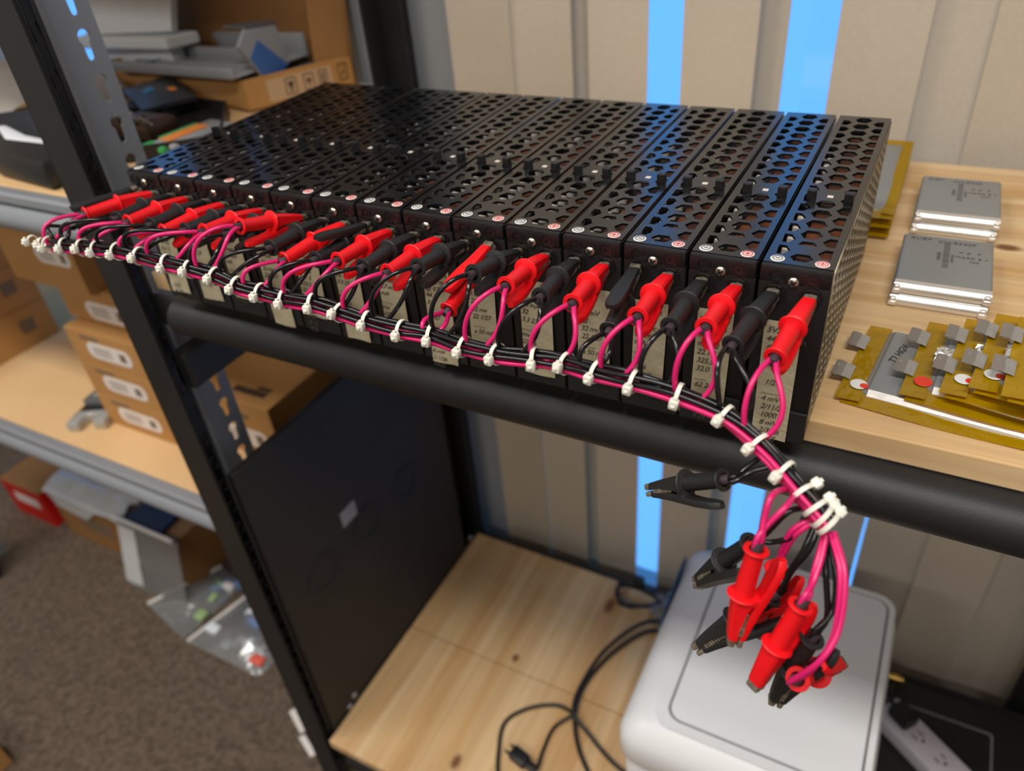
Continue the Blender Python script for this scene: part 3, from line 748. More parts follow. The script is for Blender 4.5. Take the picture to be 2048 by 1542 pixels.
# ================================================================ alligator clips
# local axes: x from the jaw tip (0) to the wire end (0.056), z towards the barrel side
def clip_meshes(m):
    b = MB()
    # upper jaw shell: a tapering trough
    secs = [(0.0020, 0.0039, 0.0004, 0.0044), (0.010, 0.0042, 0.0004, 0.0056), (0.020, 0.0047, -0.0002, 0.0068), (0.0275, 0.0052, -0.0022, 0.0076)]
    bm = bmesh.new(); rings = []
    for x, w, zl, zh in secs:
        rings.append([bm.verts.new(p) for p in ((x, -w, zl), (x, w, zl), (x, w, zh - 0.0012), (x, w - 0.0012, zh), (x, -w + 0.0012, zh), (x, -w, zh - 0.0012))])
    for p, q in zip(rings, rings[1:]):
        for k in range(6): bm.faces.new((p[k], p[(k + 1) % 6], q[(k + 1) % 6], q[k]))
    bm.faces.new(rings[0][::-1]); bm.faces.new(rings[-1])
    b._add(bm)
    X = lambda x, z=0.0028: basis((x, 0, z), (0, 1, 0), (0, 0, 1), (1, 0, 0))
    # collar, barrel and flared, hollow mouth
    b.lathe([(0.0, 0.0), (0.0072, 0.0), (0.0077, 0.0005), (0.0073, 0.0011), (0.0048, 0.0017), (0.0044, 0.0245), (0.0046, 0.0255), (0.0058, 0.0261), (0.0061, 0.0268), (0.0058, 0.0275), (0.0036, 0.0275), (0.0034, 0.0225), (0.0, 0.0225)], X(0.0275), 22)
    boot = b.build('boot', m, 'mesh', smooth=42)
    # lower jaw running into the thumb lever
    secs = [(0.0025, 0.0037, -0.0038, -0.0008, 0), (0.011, 0.0041, -0.0050, -0.0010, 0), (0.020, 0.0045, -0.0066, -0.0022, 0), (0.0275, 0.0050, -0.0082, -0.0040, 0),
            (0.036, 0.0051, -0.0100, -0.0062, 1), (0.044, 0.0050, -0.0112, -0.0074, 1), (0.0485, 0.0041, -0.0117, -0.0081, 1), (0.0510, 0.0020, -0.0120, -0.0086, 1)]
    bm = bmesh.new(); rings = []
    for x, w, zl, zh, g in secs:
        dz = 0.0009 * g
        rings.append([bm.verts.new(p) for p in ((x, -w + 0.0008, zl), (x, w - 0.0008, zl), (x, w, (zl + zh) / 2), (x, w - 0.0004, zh), (x, 0.0012, zh - dz), (x, -0.0012, zh - dz), (x, -w + 0.0004, zh), (x, -w, (zl + zh) / 2))])
    for p, q in zip(rings, rings[1:]):
        for k in range(8): bm.faces.new((p[k], p[(k + 1) % 8], q[(k + 1) % 8], q[k]))
    bm.faces.new(rings[0][::-1]); bm.faces.new(rings[-1])
    b = MB(); b._add(bm)
    b.box(0.024, 0.029, -0.0046, 0.0046, -0.006, 0.001, 0.0008)
    lever = b.build('lever', m, 'mesh', smooth=40)
    return boot, lever
RED, BLK = clip_meshes('clip_red'), clip_meshes('clip_black')
b = MB()
b.box(-0.0025, 0.006, -0.0036, 0.0036, 0.0003, 0.0040, 0.0011).box(-0.0025, 0.006, -0.0034, 0.0034, -0.0034, -0.0005, 0.0010)
for k in range(8):
    x = 0.006 + k * 0.0018
    for s_ in (-1, 1):
        b.box(x, x + 0.0011, s_ * 0.0040 - 0.0003, s_ * 0.0040 + 0.0003, -0.0014, 0.0008)
JAW = b.build('jaw', 'jaw', 'mesh', smooth=30)
SLEEVE = MB().lathe([(0.0, 0), (0.0027, 0), (0.0028, 0.009), (0.0025, 0.0096), (0.0, 0.0094)], basis((0.0495, 0, 0.0028), (0, 1, 0), (0, 0, 1), (1, 0, 0)), 16).build('sleeve', 'sleeve', 'mesh', smooth=50)
def clip(tip, end, lev, col, label, group, cat='alligator clip'):
    tip, end, lev = Vector(tip), Vector(end), Vector(lev)
    ax = (end - tip).normalized()
    az = -(lev - ax * lev.dot(ax)).normalized()
    ay = az.cross(ax)
    o0 = tip - az * 0.0028 * 0.5
    r_ = local_root('alligator_clip', basis(o0, ax, ay, az), label, cat, group)
    ms = RED if col == 'r' else BLK
    for n, me in (('boot', ms[0]), ('lever', ms[1]), ('jaw', JAW), ('sleeve', SLEEVE)):
        o = mesh_obj(n, me, None); o.parent = r_
    return o0 + ax * 0.0585 + az * 0.0028, ax, az
NTH = ['', 'nearest module', 'second module', 'third module', 'fourth module', 'fifth module', 'sixth module', 'seventh module', 'eighth module', 'ninth module', 'tenth module', 'eleventh module', 'twelfth module', 'thirteenth module', 'farthest module']
loops = []
for (i, c, tip, end, lev, j1, j2) in CLIPS:
    fl_ = lev[2] > 0
    where = {1: 'the module at the bare pine end', 14: 'the far-end module'}.get(i, 'the %s module from the bare pine end' % ORD[i])
    lab = '%s%s clip on %s terminal of %s' % ('lever-up ' if fl_ else '', 'red alligator' if c == 'r' else 'black alligator', 'plus' if c == 'r' else 'minus', where)
    E_, ax, az = clip(tip, end, lev, c, lab, 'alligator clips on the module terminals')
    loops.append((i, c, E_, ax, fl_, Vector(j1), Vector(j2)))
DL = ['black alligator clip sticking out sideways by itself below the shelf beam', 'red alligator clip hanging in front of all others, lever facing the cooler', 'black alligator clip half hidden behind the barrel of the foremost hanging red clip',
      'red alligator clip hanging behind the foremost red one, only mouth and lever showing', 'black alligator clip pointing sideways beneath the foremost hanging red clip', 'slim red alligator clip hanging alone over the cooler lid, jaw straight down',
      'lowest black alligator clip hanging over the cooler lid with open jaw tip', 'red alligator clip turned away behind the lowest black clip, mouth facing the viewer']
dwires = []
for k, (c, tip, end, lev, ws) in enumerate(DANGLE):
    E_, ax, az = clip(tip, end, lev, c, DL[k], 'spare alligator clips hanging from the harness end')
    dwires.append((c, E_, ax, ws))

# ================================================================ wiring harness
hn = root('wiring_harness', (-0.3, -0.08, -0.05), 'bundle of black and pink silicone wires held by white cable ties along the module fronts', 'wiring harness')
TR = catmull(TRUNK, 5)
def frame(k):
    t = (TR[min(k + 1, len(TR) - 1)] - TR[max(k - 1, 0)]).normalized()
    side = t.cross(Vector((0, 0, 1))).normalized()      # towards the viewer when t runs to +x: (0,-1,0)
    upv = side.cross(t).normalized()
    return t, side, upv
WR = 0.0015
def strand(offs, m, k0=0, k1=None, ph=0.0, wob=0.00035):
    pts = []
    k1 = len(TR) if k1 is None else k1
    for k in range(k0, k1):
        t, s, u = frame(k)
        w1 = wob * math.sin(k * 0.55 + ph); w2 = wob * math.cos(k * 0.43 + ph * 2)
        # towards the hanging end the pink wires come to the front of the bundle
        q = min(1.0, max(0.0, (k - len(TR) + 38) / 20))
        uu, ss = offs[0], offs[1]
        if q > 0:
            a = q * 1.35
            uu, ss = uu * math.cos(a) + ss * math.sin(a), -uu * math.sin(a) + ss * math.cos(a)
        pts.append(TR[k] + u * (uu + w1) + s * (ss + w2))
    return MB().tube(pts, WR, 8).build('wire', m, hn, smooth=60)
mm = 0.001
for o_, ph in (((3.1 * mm, 1.3 * mm), 0), ((3.6 * mm, -1.9 * mm), 1.3), ((0.9 * mm, -3.6 * mm), 2.2), ((0.4 * mm, 3.5 * mm), 4.4)):
    strand(o_, 'wire_black', 6, len(TR) - 2, ph)
for o_, ph in (((-2.9 * mm, 2.9 * mm), 0.7), ((-3.4 * mm, -0.3 * mm), 2.0), ((-2.6 * mm, -3.3 * mm), 3.1)):
    strand(o_, 'wire_pink', 6, len(TR) - 1, ph)
for n_, (i, c, E_, ax, fl_, j1, j2) in enumerate(loops):
    m = 'wire_pink' if c == 'r' else 'wire_black'
    rr = random.Random(i * 7 + (3 if c == 'r' else 0))
    perp = ax.cross(Vector((0, 0, 1))).normalized()   # about -x
    for q, J in enumerate((j1, j2)):
        sgn = 1 if q == 0 else -1
        st = E_ + perp * (sgn * 0.0011) - ax * 0.004
        tgt = J + Vector((0, 0.0005 if c == 'r' else 0.001, 0.0012 if c == 'b' else -0.0005))
        dist = (tgt - st).length
        if q == 0:
            c1 = st + ax * (0.45 * dist) + perp * 0.003 + Vector((0, 0, 0.10 * dist))
            c2 = tgt + Vector((-0.10 * dist, -0.05 * dist, 0.55 * dist))
        else:
            c1 = st + ax * (0.40 * dist) - perp * 0.002
            c2 = tgt + Vector((0.45 * dist, 0.15 * dist, 0.42 * dist))
        pts = [st - ax * 0.004] + bez(st, c1, c2, tgt, 14)
        # run a little way along the bundle so that the wire is caught by the next tie
        kk = min(range(len(TR)), key=lambda k: (TR[k] - J).length)
        t, s, u = frame(kk)
        pts.append(tgt + t * (0.006 if q == 0 else -0.006) - u * 0.0012)
        MB().tube(pts, WR, 8).build('wire', m, hn, smooth=60)
for (c, E_, ax, ws) in dwires:
    m = 'wire_pink' if c == 'r' else 'wire_black'
    perp = ax.orthogonal().normalized()
    for q, w in enumerate(ws):
        st = E_ + perp * (0.0012 if q == 0 else -0.0012) - ax * 0.004
        pts = catmull([st - ax * 0.004, st, st + ax * 0.007] + [Vector(p) for p in w], 6)
        MB().tube(pts, WR * 1.0, 8).build('wire', m, hn, smooth=60)
# cable ties: ratchet head, ring and a cut tail
for n_, p in enumerate(TIES):
    p = Vector(p)
    kk = min(range(len(TR)), key=lambda k: (TR[k] - p).length)
    t, s, u = frame(kk)
    tail = n_ >= len(TIES) - 4
    rr = random.Random(n_)
    an = math.radians(rr.uniform(-14, 14))
    t2 = (t + s * math.tan(an)).normalized()
    s2 = (s - t2 * s.dot(t2)).normalized(); u2 = s2.cross(t2).normalized()
    ru, rs = (0.0064, 0.0063) if n_ > 1 else (0.0035, 0.0035)
    b = MB(); bm = bmesh.new(); rings = []
    for k in range(20):
        a = 2 * math.pi * k / 20
        dirv = u2 * math.cos(a) * 1.0 + s2 * math.sin(a)
        base = p + u2 * (ru * math.cos(a)) + s2 * (rs * math.sin(a))
        rings.append([bm.verts.new(base + t2 * w + dirv * h) for w, h in ((-0.00115, -0.0003), (0.00115, -0.0003), (0.00115, 0.0004), (-0.00115, 0.0004))])
    for k in range(20):
        x_, y_ = rings[k], rings[(k + 1) % 20]
        for e in range(4): bm.faces.new((x_[e], x_[(e + 1) % 4], y_[(e + 1) % 4], y_[e]))
    bmesh.ops.recalc_face_normals(bm, faces=bm.faces[:])
    b._add(bm)
    tie = b.build('cable_tie', 'tie', hn, smooth=40)
    a = math.radians(84 + rr.uniform(-10, 10)) if not tail else math.radians(-50 + rr.uniform(-15, 15))
    out = (u2 * math.cos(a) + s2 * math.sin(a)).normalized()
    tang = (t2.cross(out)).normalized()
    hp = p + u2 * (ru * math.cos(a)) + s2 * (rs * math.sin(a)) + out * 0.0012
    h = MB().box(-0.0026, 0.0026, -0.0029, 0.0029, -0.0018, 0.0027, 0.0011)
    h.box(-0.0012, 0.0012, -0.0042, -0.0024, -0.0006, 0.0010, 0.0003).box(-0.0011, 0.0011, -0.0006, 0.0008, 0.0024, 0.0037, 0.0003)
    ho = h.build('tie_head', 'tie', None, smooth=40, mtx=basis(hp, t2, tang, out))
    ho.parent = tie

# ================================================================ pouch cells on the pine shelf
ZB = -0.1133
def silver_cell(x, y, z, rot, label, marks):
    mtx = Matrix.Translation((x, y, z)) @ Matrix.Rotation(rot, 4, 'Z')
    r_ = local_root('pouch_cell', mtx, label, 'pouch cell', 'plain silver pouch cells in two piles')
    o = MB().box(0, 0.066, 0.0035, 0.0925, 0.0004, 0.0088, 0.0028, 3).build('pouch', 'pouch', None, smooth=50); o.parent = r_
    # folded bright seam along the near edge with crimped corners
    b = MB()
    b.prism([(0.0012, 0.0006), (0.006, 0.0006), (0.0075, 0.0088), (0.0060, 0.0090), (0.0042, 0.0085), (0.0026, 0.0074), (0.0014, 0.0058), (0.0007, 0.0040), (0.0006, 0.0022)], 0.0008, 0.0655, 'x')
    for sx in (0.0, 0.0605):
        b.box(sx, sx + 0.0058, -0.0012, 0.004, 0.001, 0.0045, 0.0006, mtx=None)
        b.box(sx + 0.0006, sx + 0.005, -0.0006, 0.006, 0.004, 0.0074, 0.001)
    o = b.build('folded_seam', 'foil', None, smooth=50); o.parent = r_; o['label'] = 'bright folded foil edge'
    o = MB().box(0.017, 0.056, 0.0915, 0.097, 0.0046, 0.0066, 0.0006).build('terminal_tape', 'white_pad', None); o.parent = r_; o['label'] = 'white tape over the terminals'
    if marks:
        for body, px, py, sz in marks:
            o = mesh_obj('handwriting', text_mesh(body, sz, 0.2, 1.1), M['ink_black']); o.parent = r_; o.location = (px, py, 0.00885)
        b = MB(); rr = random.Random(len(label))
        y_ = 0.036
        while y_ < 0.078:
            h_ = rr.uniform(0.0006, 0.0022); b.box(0.0305, 0.0350, y_, y_ + h_, 0.0088, 0.00886); y_ += h_ + rr.uniform(0.0004, 0.0010)
        b.box(0.0262, 0.0290, 0.048, 0.062, 0.0088, 0.00884).box(0.0362, 0.0380, 0.046, 0.06, 0.0088, 0.00884)
        o = b.build('printed_code', 'print_ink', None); o.parent = r_; tag(o, kind='stuff')
M['print_ink'] = mat('print_ink', (96, 94, 92), 0.6)
for (px, py, nm, top, txt) in ((0.0295, 0.3165, 'farther pile, close to the window', 'RIBP', 'CH/8240'), (0.0262, 0.182, 'nearer pile, beside the yellow-taped cells', 'RUBP', 'CH/8240F')):
    silver_cell(px, py, ZB, 0.0, 'lower silver pouch cell of the %s' % nm, None)
    silver_cell(px + 0.0008, py + 0.0035, ZB + 0.0089, 0.01, 'upper silver pouch cell with handwriting on the %s' % nm,
                [(top, 0.005, 0.0815, 0.0062), (txt, 0.0255, 0.0795, 0.0060), ('< 0  7', 0.041, 0.0635, 0.0058), ('MARK 8 +', 0.0385, 0.0555, 0.005), ('MP', 0.049, 0.0485, 0.005)])

def kapton_cell(x, y, z, rot, label, group, dot, L_=0.16, tabs=2, note=None, tilt=0.0):
    mtx = Matrix.Translation((x, y, z)) @ Matrix.Rotation(rot, 4, 'Z') @ Matrix.Rotation(tilt, 4, 'Y')
    r_ = local_root('taped_pouch_cell', mtx, label, 'pouch cell', group)
    def add(o, lb=None):
        o.parent = r_
        if lb: o['label'] = lb
        return o
    add(MB().box(0.0160, L_, 0.009, 0.090, 0.0004, 0.0066, 0.0022, 3).build('pouch', 'pouch', None, smooth=50))
    add(MB().prism([(0.0052, 0.0012), (0.0075, 0.0004), (0.0115, 0.0012), (0.0125, 0.0060), (0.0105, 0.0068), (0.0062, 0.0042)], 0.0175, L_ - 0.001, 'x').build('folded_seam', 'foil', None, smooth=30), 'bright folded foil edge')
    add(MB().box(0.0135, 0.0185, 0.008, 0.090, 0.001, 0.0052, 0.0015).build('heat_seal', 'nickel_tape', None, smooth=40))
    # amber tape header and the skirt that runs along the near side
    def hd(u, v): return (0.0150 * u, 0.0955 * v - 0.002, 0.0035 + 0.0012 * math.sin(v * 9) * (1 - u) + 0.0012 * u)
    add(MB().grid(hd, 4, 12, 0.0004).build('amber_tape', 'kapton', None, smooth=60), 'amber tape header')
    add(MB().box(0.001, 0.0145, 0.004, 0.088, 0.0018, 0.0026).build('header_board', 'kapton_dark', None))
    def sk(u, v):
        return (0.004 + (L_ - 0.006) * u, 0.0085 - 0.011 * v - 0.0012 * math.sin(u * 7), 0.0032 - 0.0026 * v + 0.0006 * math.sin(u * 11))
    add(MB().grid(sk, 16, 3, 0.0004).build('amber_tape', 'kapton', None, smooth=60), 'amber tape skirt')
    for ty in ((0.0265, 0.0665) if tabs == 2 else (0.066,)):
        b = MB()
        def tb(u, v, ty=ty): return (0.004 - 0.0105 * u, ty - 0.0085 + 0.017 * v + 0.0006 * math.sin(u * 4), 0.0050 + 0.0016 * u + 0.0004 * math.sin(v * 7 + ty * 90))
        b.grid(tb, 6, 4, 0.0004)
        o = add(b.build('tab', 'nickel', None, smooth=40))
        k = MB()
        def tp(u, v, ty=ty): return (-0.0020 - 0.0065 * u, ty - 0.0086 + 0.0172 * v, 0.0066 + 0.0005 * math.sin(u * 2.6) + 0.0003 * math.sin(v * 8))
        k.grid(tp, 3, 3, 0.0003)
        q = k.build('tab_end', 'nickel_tape', None, smooth=40); q.parent = o
    # crumpled foil strip near the middle of the header
    if tabs == 2 and not note:
        b = MB(); rr = random.Random(int(x * 1e4))
        def cr(u, v): return (0.0115 + 0.011 * u + 0.001 * rr.uniform(-1, 1), 0.036 + 0.021 * v, 0.0066 + 0.0026 * rr.random())
        b.grid(cr, 5, 8, 0.0003); add(b.build('crumpled_foil', 'foil', None))
    if dot:
        add(MB().lathe([(0, 0.0004), (0.0052, 0.0004), (0.0055, 0.0)], Matrix.Translation((0.0105, 0.0150, 0.0056)), 20).build('dot_sticker', 'dot_red' if dot == 'red' else 'sticker_white', None), 'round %s dot sticker' % dot)
        if dot == 'white':
            add(MB().lathe([(0, 0.0004), (0.0026, 0.0004), (0.0027, 0.0)], Matrix.Translation((0.0140, 0.0140, 0.0059)), 14).build('dot_mark', 'dot_red', None), 'red end of the dot')
    if note:
        o = mesh_obj('handwriting', text_mesh(note, 0.0072, 0.1), M['ink_black']); add(o)
        o.matrix_basis = Matrix.Translation((0.0255, 0.0475, 0.00705)) @ Matrix.Rotation(math.radians(80), 4, 'Z')
M['dot_red'] = mat('dot_red', (226, 62, 40), 0.5)
M['kapton_dark'] = mat('kapton_dark', (158, 130, 14), 0.4, noise=(60, (192, 158, 20), 0.2))
fan = 'amber-taped pouch cells fanned out on the pine shelf'
kapton_cell(0.0096, 0.0478, ZB, math.radians(-6.0), 'amber-taped pouch cell at the bottom of the fan, T2 handwritten on its grey face', fan, 'white', 0.17, 2, 'T2 HGV')
kapton_cell(0.0455, 0.0545, ZB + 0.0072, math.radians(-6.4), 'second amber-taped pouch cell up the fan, plain red dot sticker', fan, 'red', 0.16)
kapton_cell(0.0668, 0.0550, ZB + 0.0142, math.radians(-6.6), 'middle amber-taped pouch cell of the fan, white and red dot below crumpled foil', fan, 'white', 0.15)
kapton_cell(0.0810, 0.0558, ZB + 0.0212, math.radians(-8.0), 'fourth amber-taped pouch cell up the fan, crumpled foil between its tabs', fan, 'white', 0.15)
kapton_cell(0.0965, 0.0430, ZB + 0.0282, math.radians(-5.5), 'topmost amber-taped pouch cell of the fan, cut by the picture edge', fan, None, 0.14)
back = 'amber-taped pouch cells lying behind the battery modules'
def flat_cell(z, label):
    r_ = root('taped_pouch_cell', (-0.03, 0.385, z), label, 'pouch cell', back)
    MB().box(-0.08, 0.0065, 0.302, 0.472, z + 0.0004, z + 0.0075, 0.002, 3).build('pouch', 'pouch', r_, smooth=50)
    MB().grid(lambda u, v: (0.0045 + 0.0095 * u, 0.296 + 0.186 * v, z + 0.0078 - 0.001 * u - 0.0008 * math.sin(v * 6)), 3, 12, 0.0004).build('amber_tape', 'kapton', r_, smooth=60)
    MB().grid(lambda u, v: (-0.08 + 0.094 * u, 0.293 + 0.012 * v, z + 0.0072 + 0.001 * math.sin(u * 8) - 0.004 * (1 - v)), 8, 3, 0.0004).build('amber_tape', 'kapton', r_, smooth=60)
    MB().grid(lambda u, v: (-0.08 + 0.094 * u, 0.47 + 0.014 * v, z + 0.0078), 8, 2, 0.0004).build('amber_tape', 'kapton', r_, smooth=60)
flat_cell(ZB, 'lower amber-taped pouch cell lying behind the battery modules')
flat_cell(ZB + 0.0084, 'middle amber-taped pouch cell lying behind the battery modules')
flat_cell(ZB + 0.0168, 'upper amber-taped pouch cell lying behind the battery modules')

# ================================================================ lower bay: cooler, cables, power strip
cz, ct = -0.9305, -0.648
co = root('cooler_box', (-0.013, 0.22, cz), 'white plastic cooler box with a rounded lid on the lower pine boards', 'cooler')
def rrect(xa, xb, ya, yb, r_, n=6):
    p = []
    for cx, cy, a0 in ((xb - r_, ya + r_, -90), (xb - r_, yb - r_, 0), (xa + r_, yb - r_, 90), (xa + r_, ya + r_, 180)):
        for k in range(n + 1):
            a = math.radians(a0 + 90 * k / n); p.append((cx + r_ * math.cos(a), cy + r_ * math.sin(a)))
    return p
def stack(name, levels, m, par, smooth=40):
    """closed body from rounded-rectangle levels (inset, z)"""
    bm = bmesh.new(); rings = []
    for ins, z in levels:
        rings.append([bm.verts.new((x, y, z)) for x, y in rrect(-0.152 + ins, 0.126 - ins, 0.062 + ins, 0.386 - ins, max(0.028 - ins * 0.4, 0.006))])
    for p, q in zip(rings, rings[1:]):
        for k in range(len(p)): bm.faces.new((p[k], p[(k + 1) % len(p)], q[(k + 1) % len(p)], q[k]))
    bm.faces.new(rings[0][::-1]); bm.faces.new(rings[-1])
    b = MB(); b._add(bm)
    return b.build(name, m, par, smooth=smooth)
stack('body', [(0.022, cz), (0.012, cz + 0.01), (0.006, -0.74), (0.010, -0.728)], 'white_plastic', co)
stack('seal', [(0.012, -0.729), (0.012, -0.719)], 'seal_black', co)
stack('lid', [(0.004, -0.719), (0.0, -0.712), (0.0, -0.682), (0.004, -0.668), (0.014, -0.657), (0.026, -0.6515), (0.034, -0.6505)], 'white_plastic', co, 60)
outer = rrect(-0.1165, 0.1195, 0.0860, 0.3790, 0.022); gi = rrect(-0.1015, 0.1125, 0.0975, 0.3725, 0.018); gp = rrect(-0.0985, 0.1095, 0.1005, 0.3695, 0.016)
me = plate(outer, [gi], 0.003)
b = MB().add_mesh(me, Matrix.Translation((0, 0, -0.6500))); b.build('lid_rim', 'white_plastic', co, smooth=30)
me = plate(gp, [], 0.0032)
b = MB().add_mesh(me, Matrix.Translation((0, 0, -0.6498))); b.build('lid_panel', 'white_plastic', co, smooth=30)
me = plate(gi, [gp], 0.0004)
b = MB().add_mesh(me, Matrix.Translation((0, 0, -0.6502))); b.build('lid_groove', 'groove', co)
b = MB().prism(rrect(-0.028, 0.075, 0.050, 0.075, 0.008), -0.712, -0.672, 'z', 0.003); b.build('latch', 'white_plastic', co, smooth=40)
b = MB().prism([(0.238, -0.697), (0.290, -0.697), (0.352, -0.676), (0.352, -0.662), (0.318, -0.662), (0.238, -0.68)], -0.1560, -0.1525, 'x', 0.0008); b.build('tinted_panel', 'blue_tint', co)
b = MB().lathe([(0, 0.0006), (0.011, 0.0006), (0.0115, 0)], basis((-0.1395, 0.225, -0.6655), (0.83, 0, 0.56), (0, 1, 0), (-0.56, 0, 0.83)), 18); b.build('stain', 'masking', co)

def cord(name, pts, r_, label, par=None, sub=8, m='cord_black'):
    o = MB().tube(catmull(pts, sub), r_, 8).build(name, m, par, smooth=60)
    if par is None: tag(o, label, 'cable')
    return o
zc = -0.9305
pc = root('power_lead', (-0.27, 0.2, zc), 'black power lead with a plug looped on the pine boards in front of the cooler', 'power lead')
cord('cord', [(-0.16, 0.40, zc + 0.004), (-0.215, 0.395, zc + 0.006), (-0.255, 0.335, zc + 0.006), (-0.276, 0.265, zc + 0.005), (-0.272, 0.205, zc + 0.008), (-0.245, 0.155, zc + 0.004), (-0.195, 0.105, zc + 0.004), (-0.16, 0.055, zc + 0.004)], 0.0036, '', pc)
cord('cord', [(-0.16, 0.41, zc + 0.004), (-0.222, 0.408, zc + 0.012), (-0.266, 0.335, zc + 0.013), (-0.280, 0.255, zc + 0.013), (-0.272, 0.200, zc + 0.016), (-0.235, 0.178, zc + 0.006), (-0.188, 0.155, zc + 0.004), (-0.145, 0.145, zc + 0.004)], 0.0034, '', pc)
cord('cord', [(-0.272, 0.200, zc + 0.010), (-0.306, 0.203, zc + 0.004), (-0.345, 0.178, zc + 0.0035), (-0.366, 0.142, zc + 0.0035), (-0.352, 0.096, zc + 0.0035), (-0.330, 0.055, zc + 0.0035), (-0.30, 0.01, zc + 0.004), (-0.29, -0.02, zc - 0.0)], 0.0032, '', pc)
cord('cord', [(-0.272, 0.198, zc + 0.010), (-0.292, 0.168, zc + 0.004), (-0.292, 0.128, zc + 0.0035), (-0.287, 0.098, zc + 0.008), (-0.293, 0.094, zc + 0.009)], 0.003, '', pc)
ax = Vector((-0.047, 0.012, 0)).normalized(); ay = Vector((-ax.y, ax.x, 0))
b = MB().box(-0.003, 0.016, -0.0065, 0.0065, -0.006, 0.006, 0.003).box(0.014, 0.044, -0.0105, 0.0105, -0.0085, 0.0085, 0.004)
for yy in (-0.006, 0.006): b.box(0.043, 0.052, yy - 0.0012, yy + 0.0012, -0.003, 0.003)
b.build('plug', 'cord_black', pc, smooth=40, mtx=basis((-0.290, 0.094, zc + 0.0095), ax, ay, Vector((0, 0, 1))))

bk = root('equipment_case', (0.235, 0.28, zc - 0.0185), 'flat black equipment case with a grey outlined top, lying beside the cooler', 'case')
MB().box(0.134, 0.352, 0.06, 0.468, zc - 0.0185, zc + 0.012, 0.003).build('case_body', 'case_black', bk)
me = plate(rrect(0.150, 0.296, 0.10, 0.425, 0.006), [rrect(0.1525, 0.2935, 0.1025, 0.4225, 0.005)], 0.0012)
MB().add_mesh(me, Matrix.Translation((0, 0, zc + 0.0122))).build('outline_trim', 'grey_plastic', bk)
psx = basis((0.150, 0.392, zc + 0.0128), Vector((0.80, -0.60, 0)), Vector((0.60, 0.80, 0)), Vector((0, 0, 1)))
ps = local_root('power_strip', psx, 'white power strip with a row of outlets lying on the black equipment case', 'power strip')
o = MB().box(0, 0.25, -0.024, 0.024, 0, 0.030, 0.004, 3).build('strip_body', 'strip_white', None, smooth=40); o.parent = ps
for k in range(5):
    cx = 0.058 + 0.037 * k
    q = MB().lathe([(0.0125, 0), (0.0125, 0.0008), (0.0135, 0.0008), (0.0135, 0)], Matrix.Translation((cx, 0, 0.030)), 24).build('outlet', 'strip_white', None); q.parent = ps
    h = MB().box(cx - 0.005, cx + 0.0035, 0.0050, 0.0068, 0.0299, 0.0304).box(cx - 0.005, cx + 0.0035, -0.0068, -0.0050, 0.0299, 0.0304).box(cx + 0.0065, cx + 0.0105, -0.002, 0.002, 0.0299, 0.0304, 0.0008)
    h = h.build('outlet_slots', 'ink_black', None); h.parent = q
pl = local_root('wall_plug', psx, 'black plug pushed into the first outlet of the white power strip', 'plug')
q = MB().box(0.012, 0.046, -0.015, 0.015, 0.0305, 0.052, 0.006).build('plug_body', 'cord_black', None, smooth=40); q.parent = pl
q = MB().tube(catmull([(0.014, 0, 0.04), (0.0, 0.004, 0.044), (-0.012, 0.02, 0.04), (-0.010, 0.05, 0.02)], 6), 0.0034, 8).build('cord', 'cord_black', None, smooth=60); q.parent = pl
cx_ = root('coax_connector', (0.15, 0.445, zc), 'small gold-tipped coax connector on a black lead behind the cooler corner', 'connector')
b = MB().lathe([(0, 0), (0.005, 0), (0.005, 0.010), (0.0065, 0.010), (0.0065, 0.020), (0.004, 0.020), (0.004, 0.026), (0, 0.026)], basis((0.142, 0.438, zc + 0.048), (0, 0.6, 0.8), (0, -0.8, 0.6), (1, 0, 0)), 14); b.build('connector', 'gold', cx_, smooth=40)
cord('lead', [(0.142, 0.438, zc + 0.048), (0.128, 0.438, zc + 0.046), (0.118, 0.45, zc + 0.03), (0.14, 0.46, zc + 0.017), (0.17, 0.455, zc + 0.016)], 0.003, '', cx_)

kb = root('cable_coil', (-0.26, 0.455, zc), 'small tangled coil of thin black cable at the back of the pine boards', 'cable')
pts = []
for k in range(40):
    a = k * 0.55; rr_ = 0.030 + 0.006 * math.sin(k * 1.7)
    pts.append((-0.262 + rr_ * 1.25 * math.cos(a), 0.446 + rr_ * 0.75 * math.sin(a), zc + 0.004 + 0.010 * (0.5 + 0.5 * math.sin(k * 0.9)) + 0.0003 * k))
cord('cable', pts, 0.0022, '', kb, 4)
MB().box(-0.272, -0.252, 0.455, 0.472, zc + 0.022, zc + 0.045, 0.004).build('plug_end', 'cord_black', kb, smooth=40)
MB().lathe([(0, 0), (0.006, 0), (0.006, 0.012), (0.003, 0.014), (0, 0.014)], Matrix.Translation((-0.222, 0.425, zc + 0.001)), 14).build('gold_tip', 'gold', kb, smooth=40)
rr = random.Random(5)
b = MB()
def crum(u, v):
    return (-0.205 + 0.05 * (u - 0.5) + 0.008 * rr.uniform(-1, 1), 0.44 + 0.05 * (v - 0.5) + 0.008 * rr.uniform(-1, 1), zc + 0.007 + 0.034 * rr.random() * (1 - abs(2 * u - 1)) + 0.012 * rr.random())
b.grid(crum, 7, 7, 0.0003)
tag(b.build('plastic_wrapper', 'bag', None), 'crumpled clear plastic wrapper between the cable coil and the cooler', 'wrapper')

M['chrome_dark'] = mat('chrome_dark', (108, 110, 110), 0.4, 0.3)
M['label_tan'] = mat('label_tan', (190, 158, 122), 0.6)
M['navy'] = mat('navy', (24, 40, 66), 0.5)
M['green_pale'] = mat('green_pale', (150, 176, 120), 0.5)
M['salmon'] = mat('salmon', (226, 96, 76), 0.5)

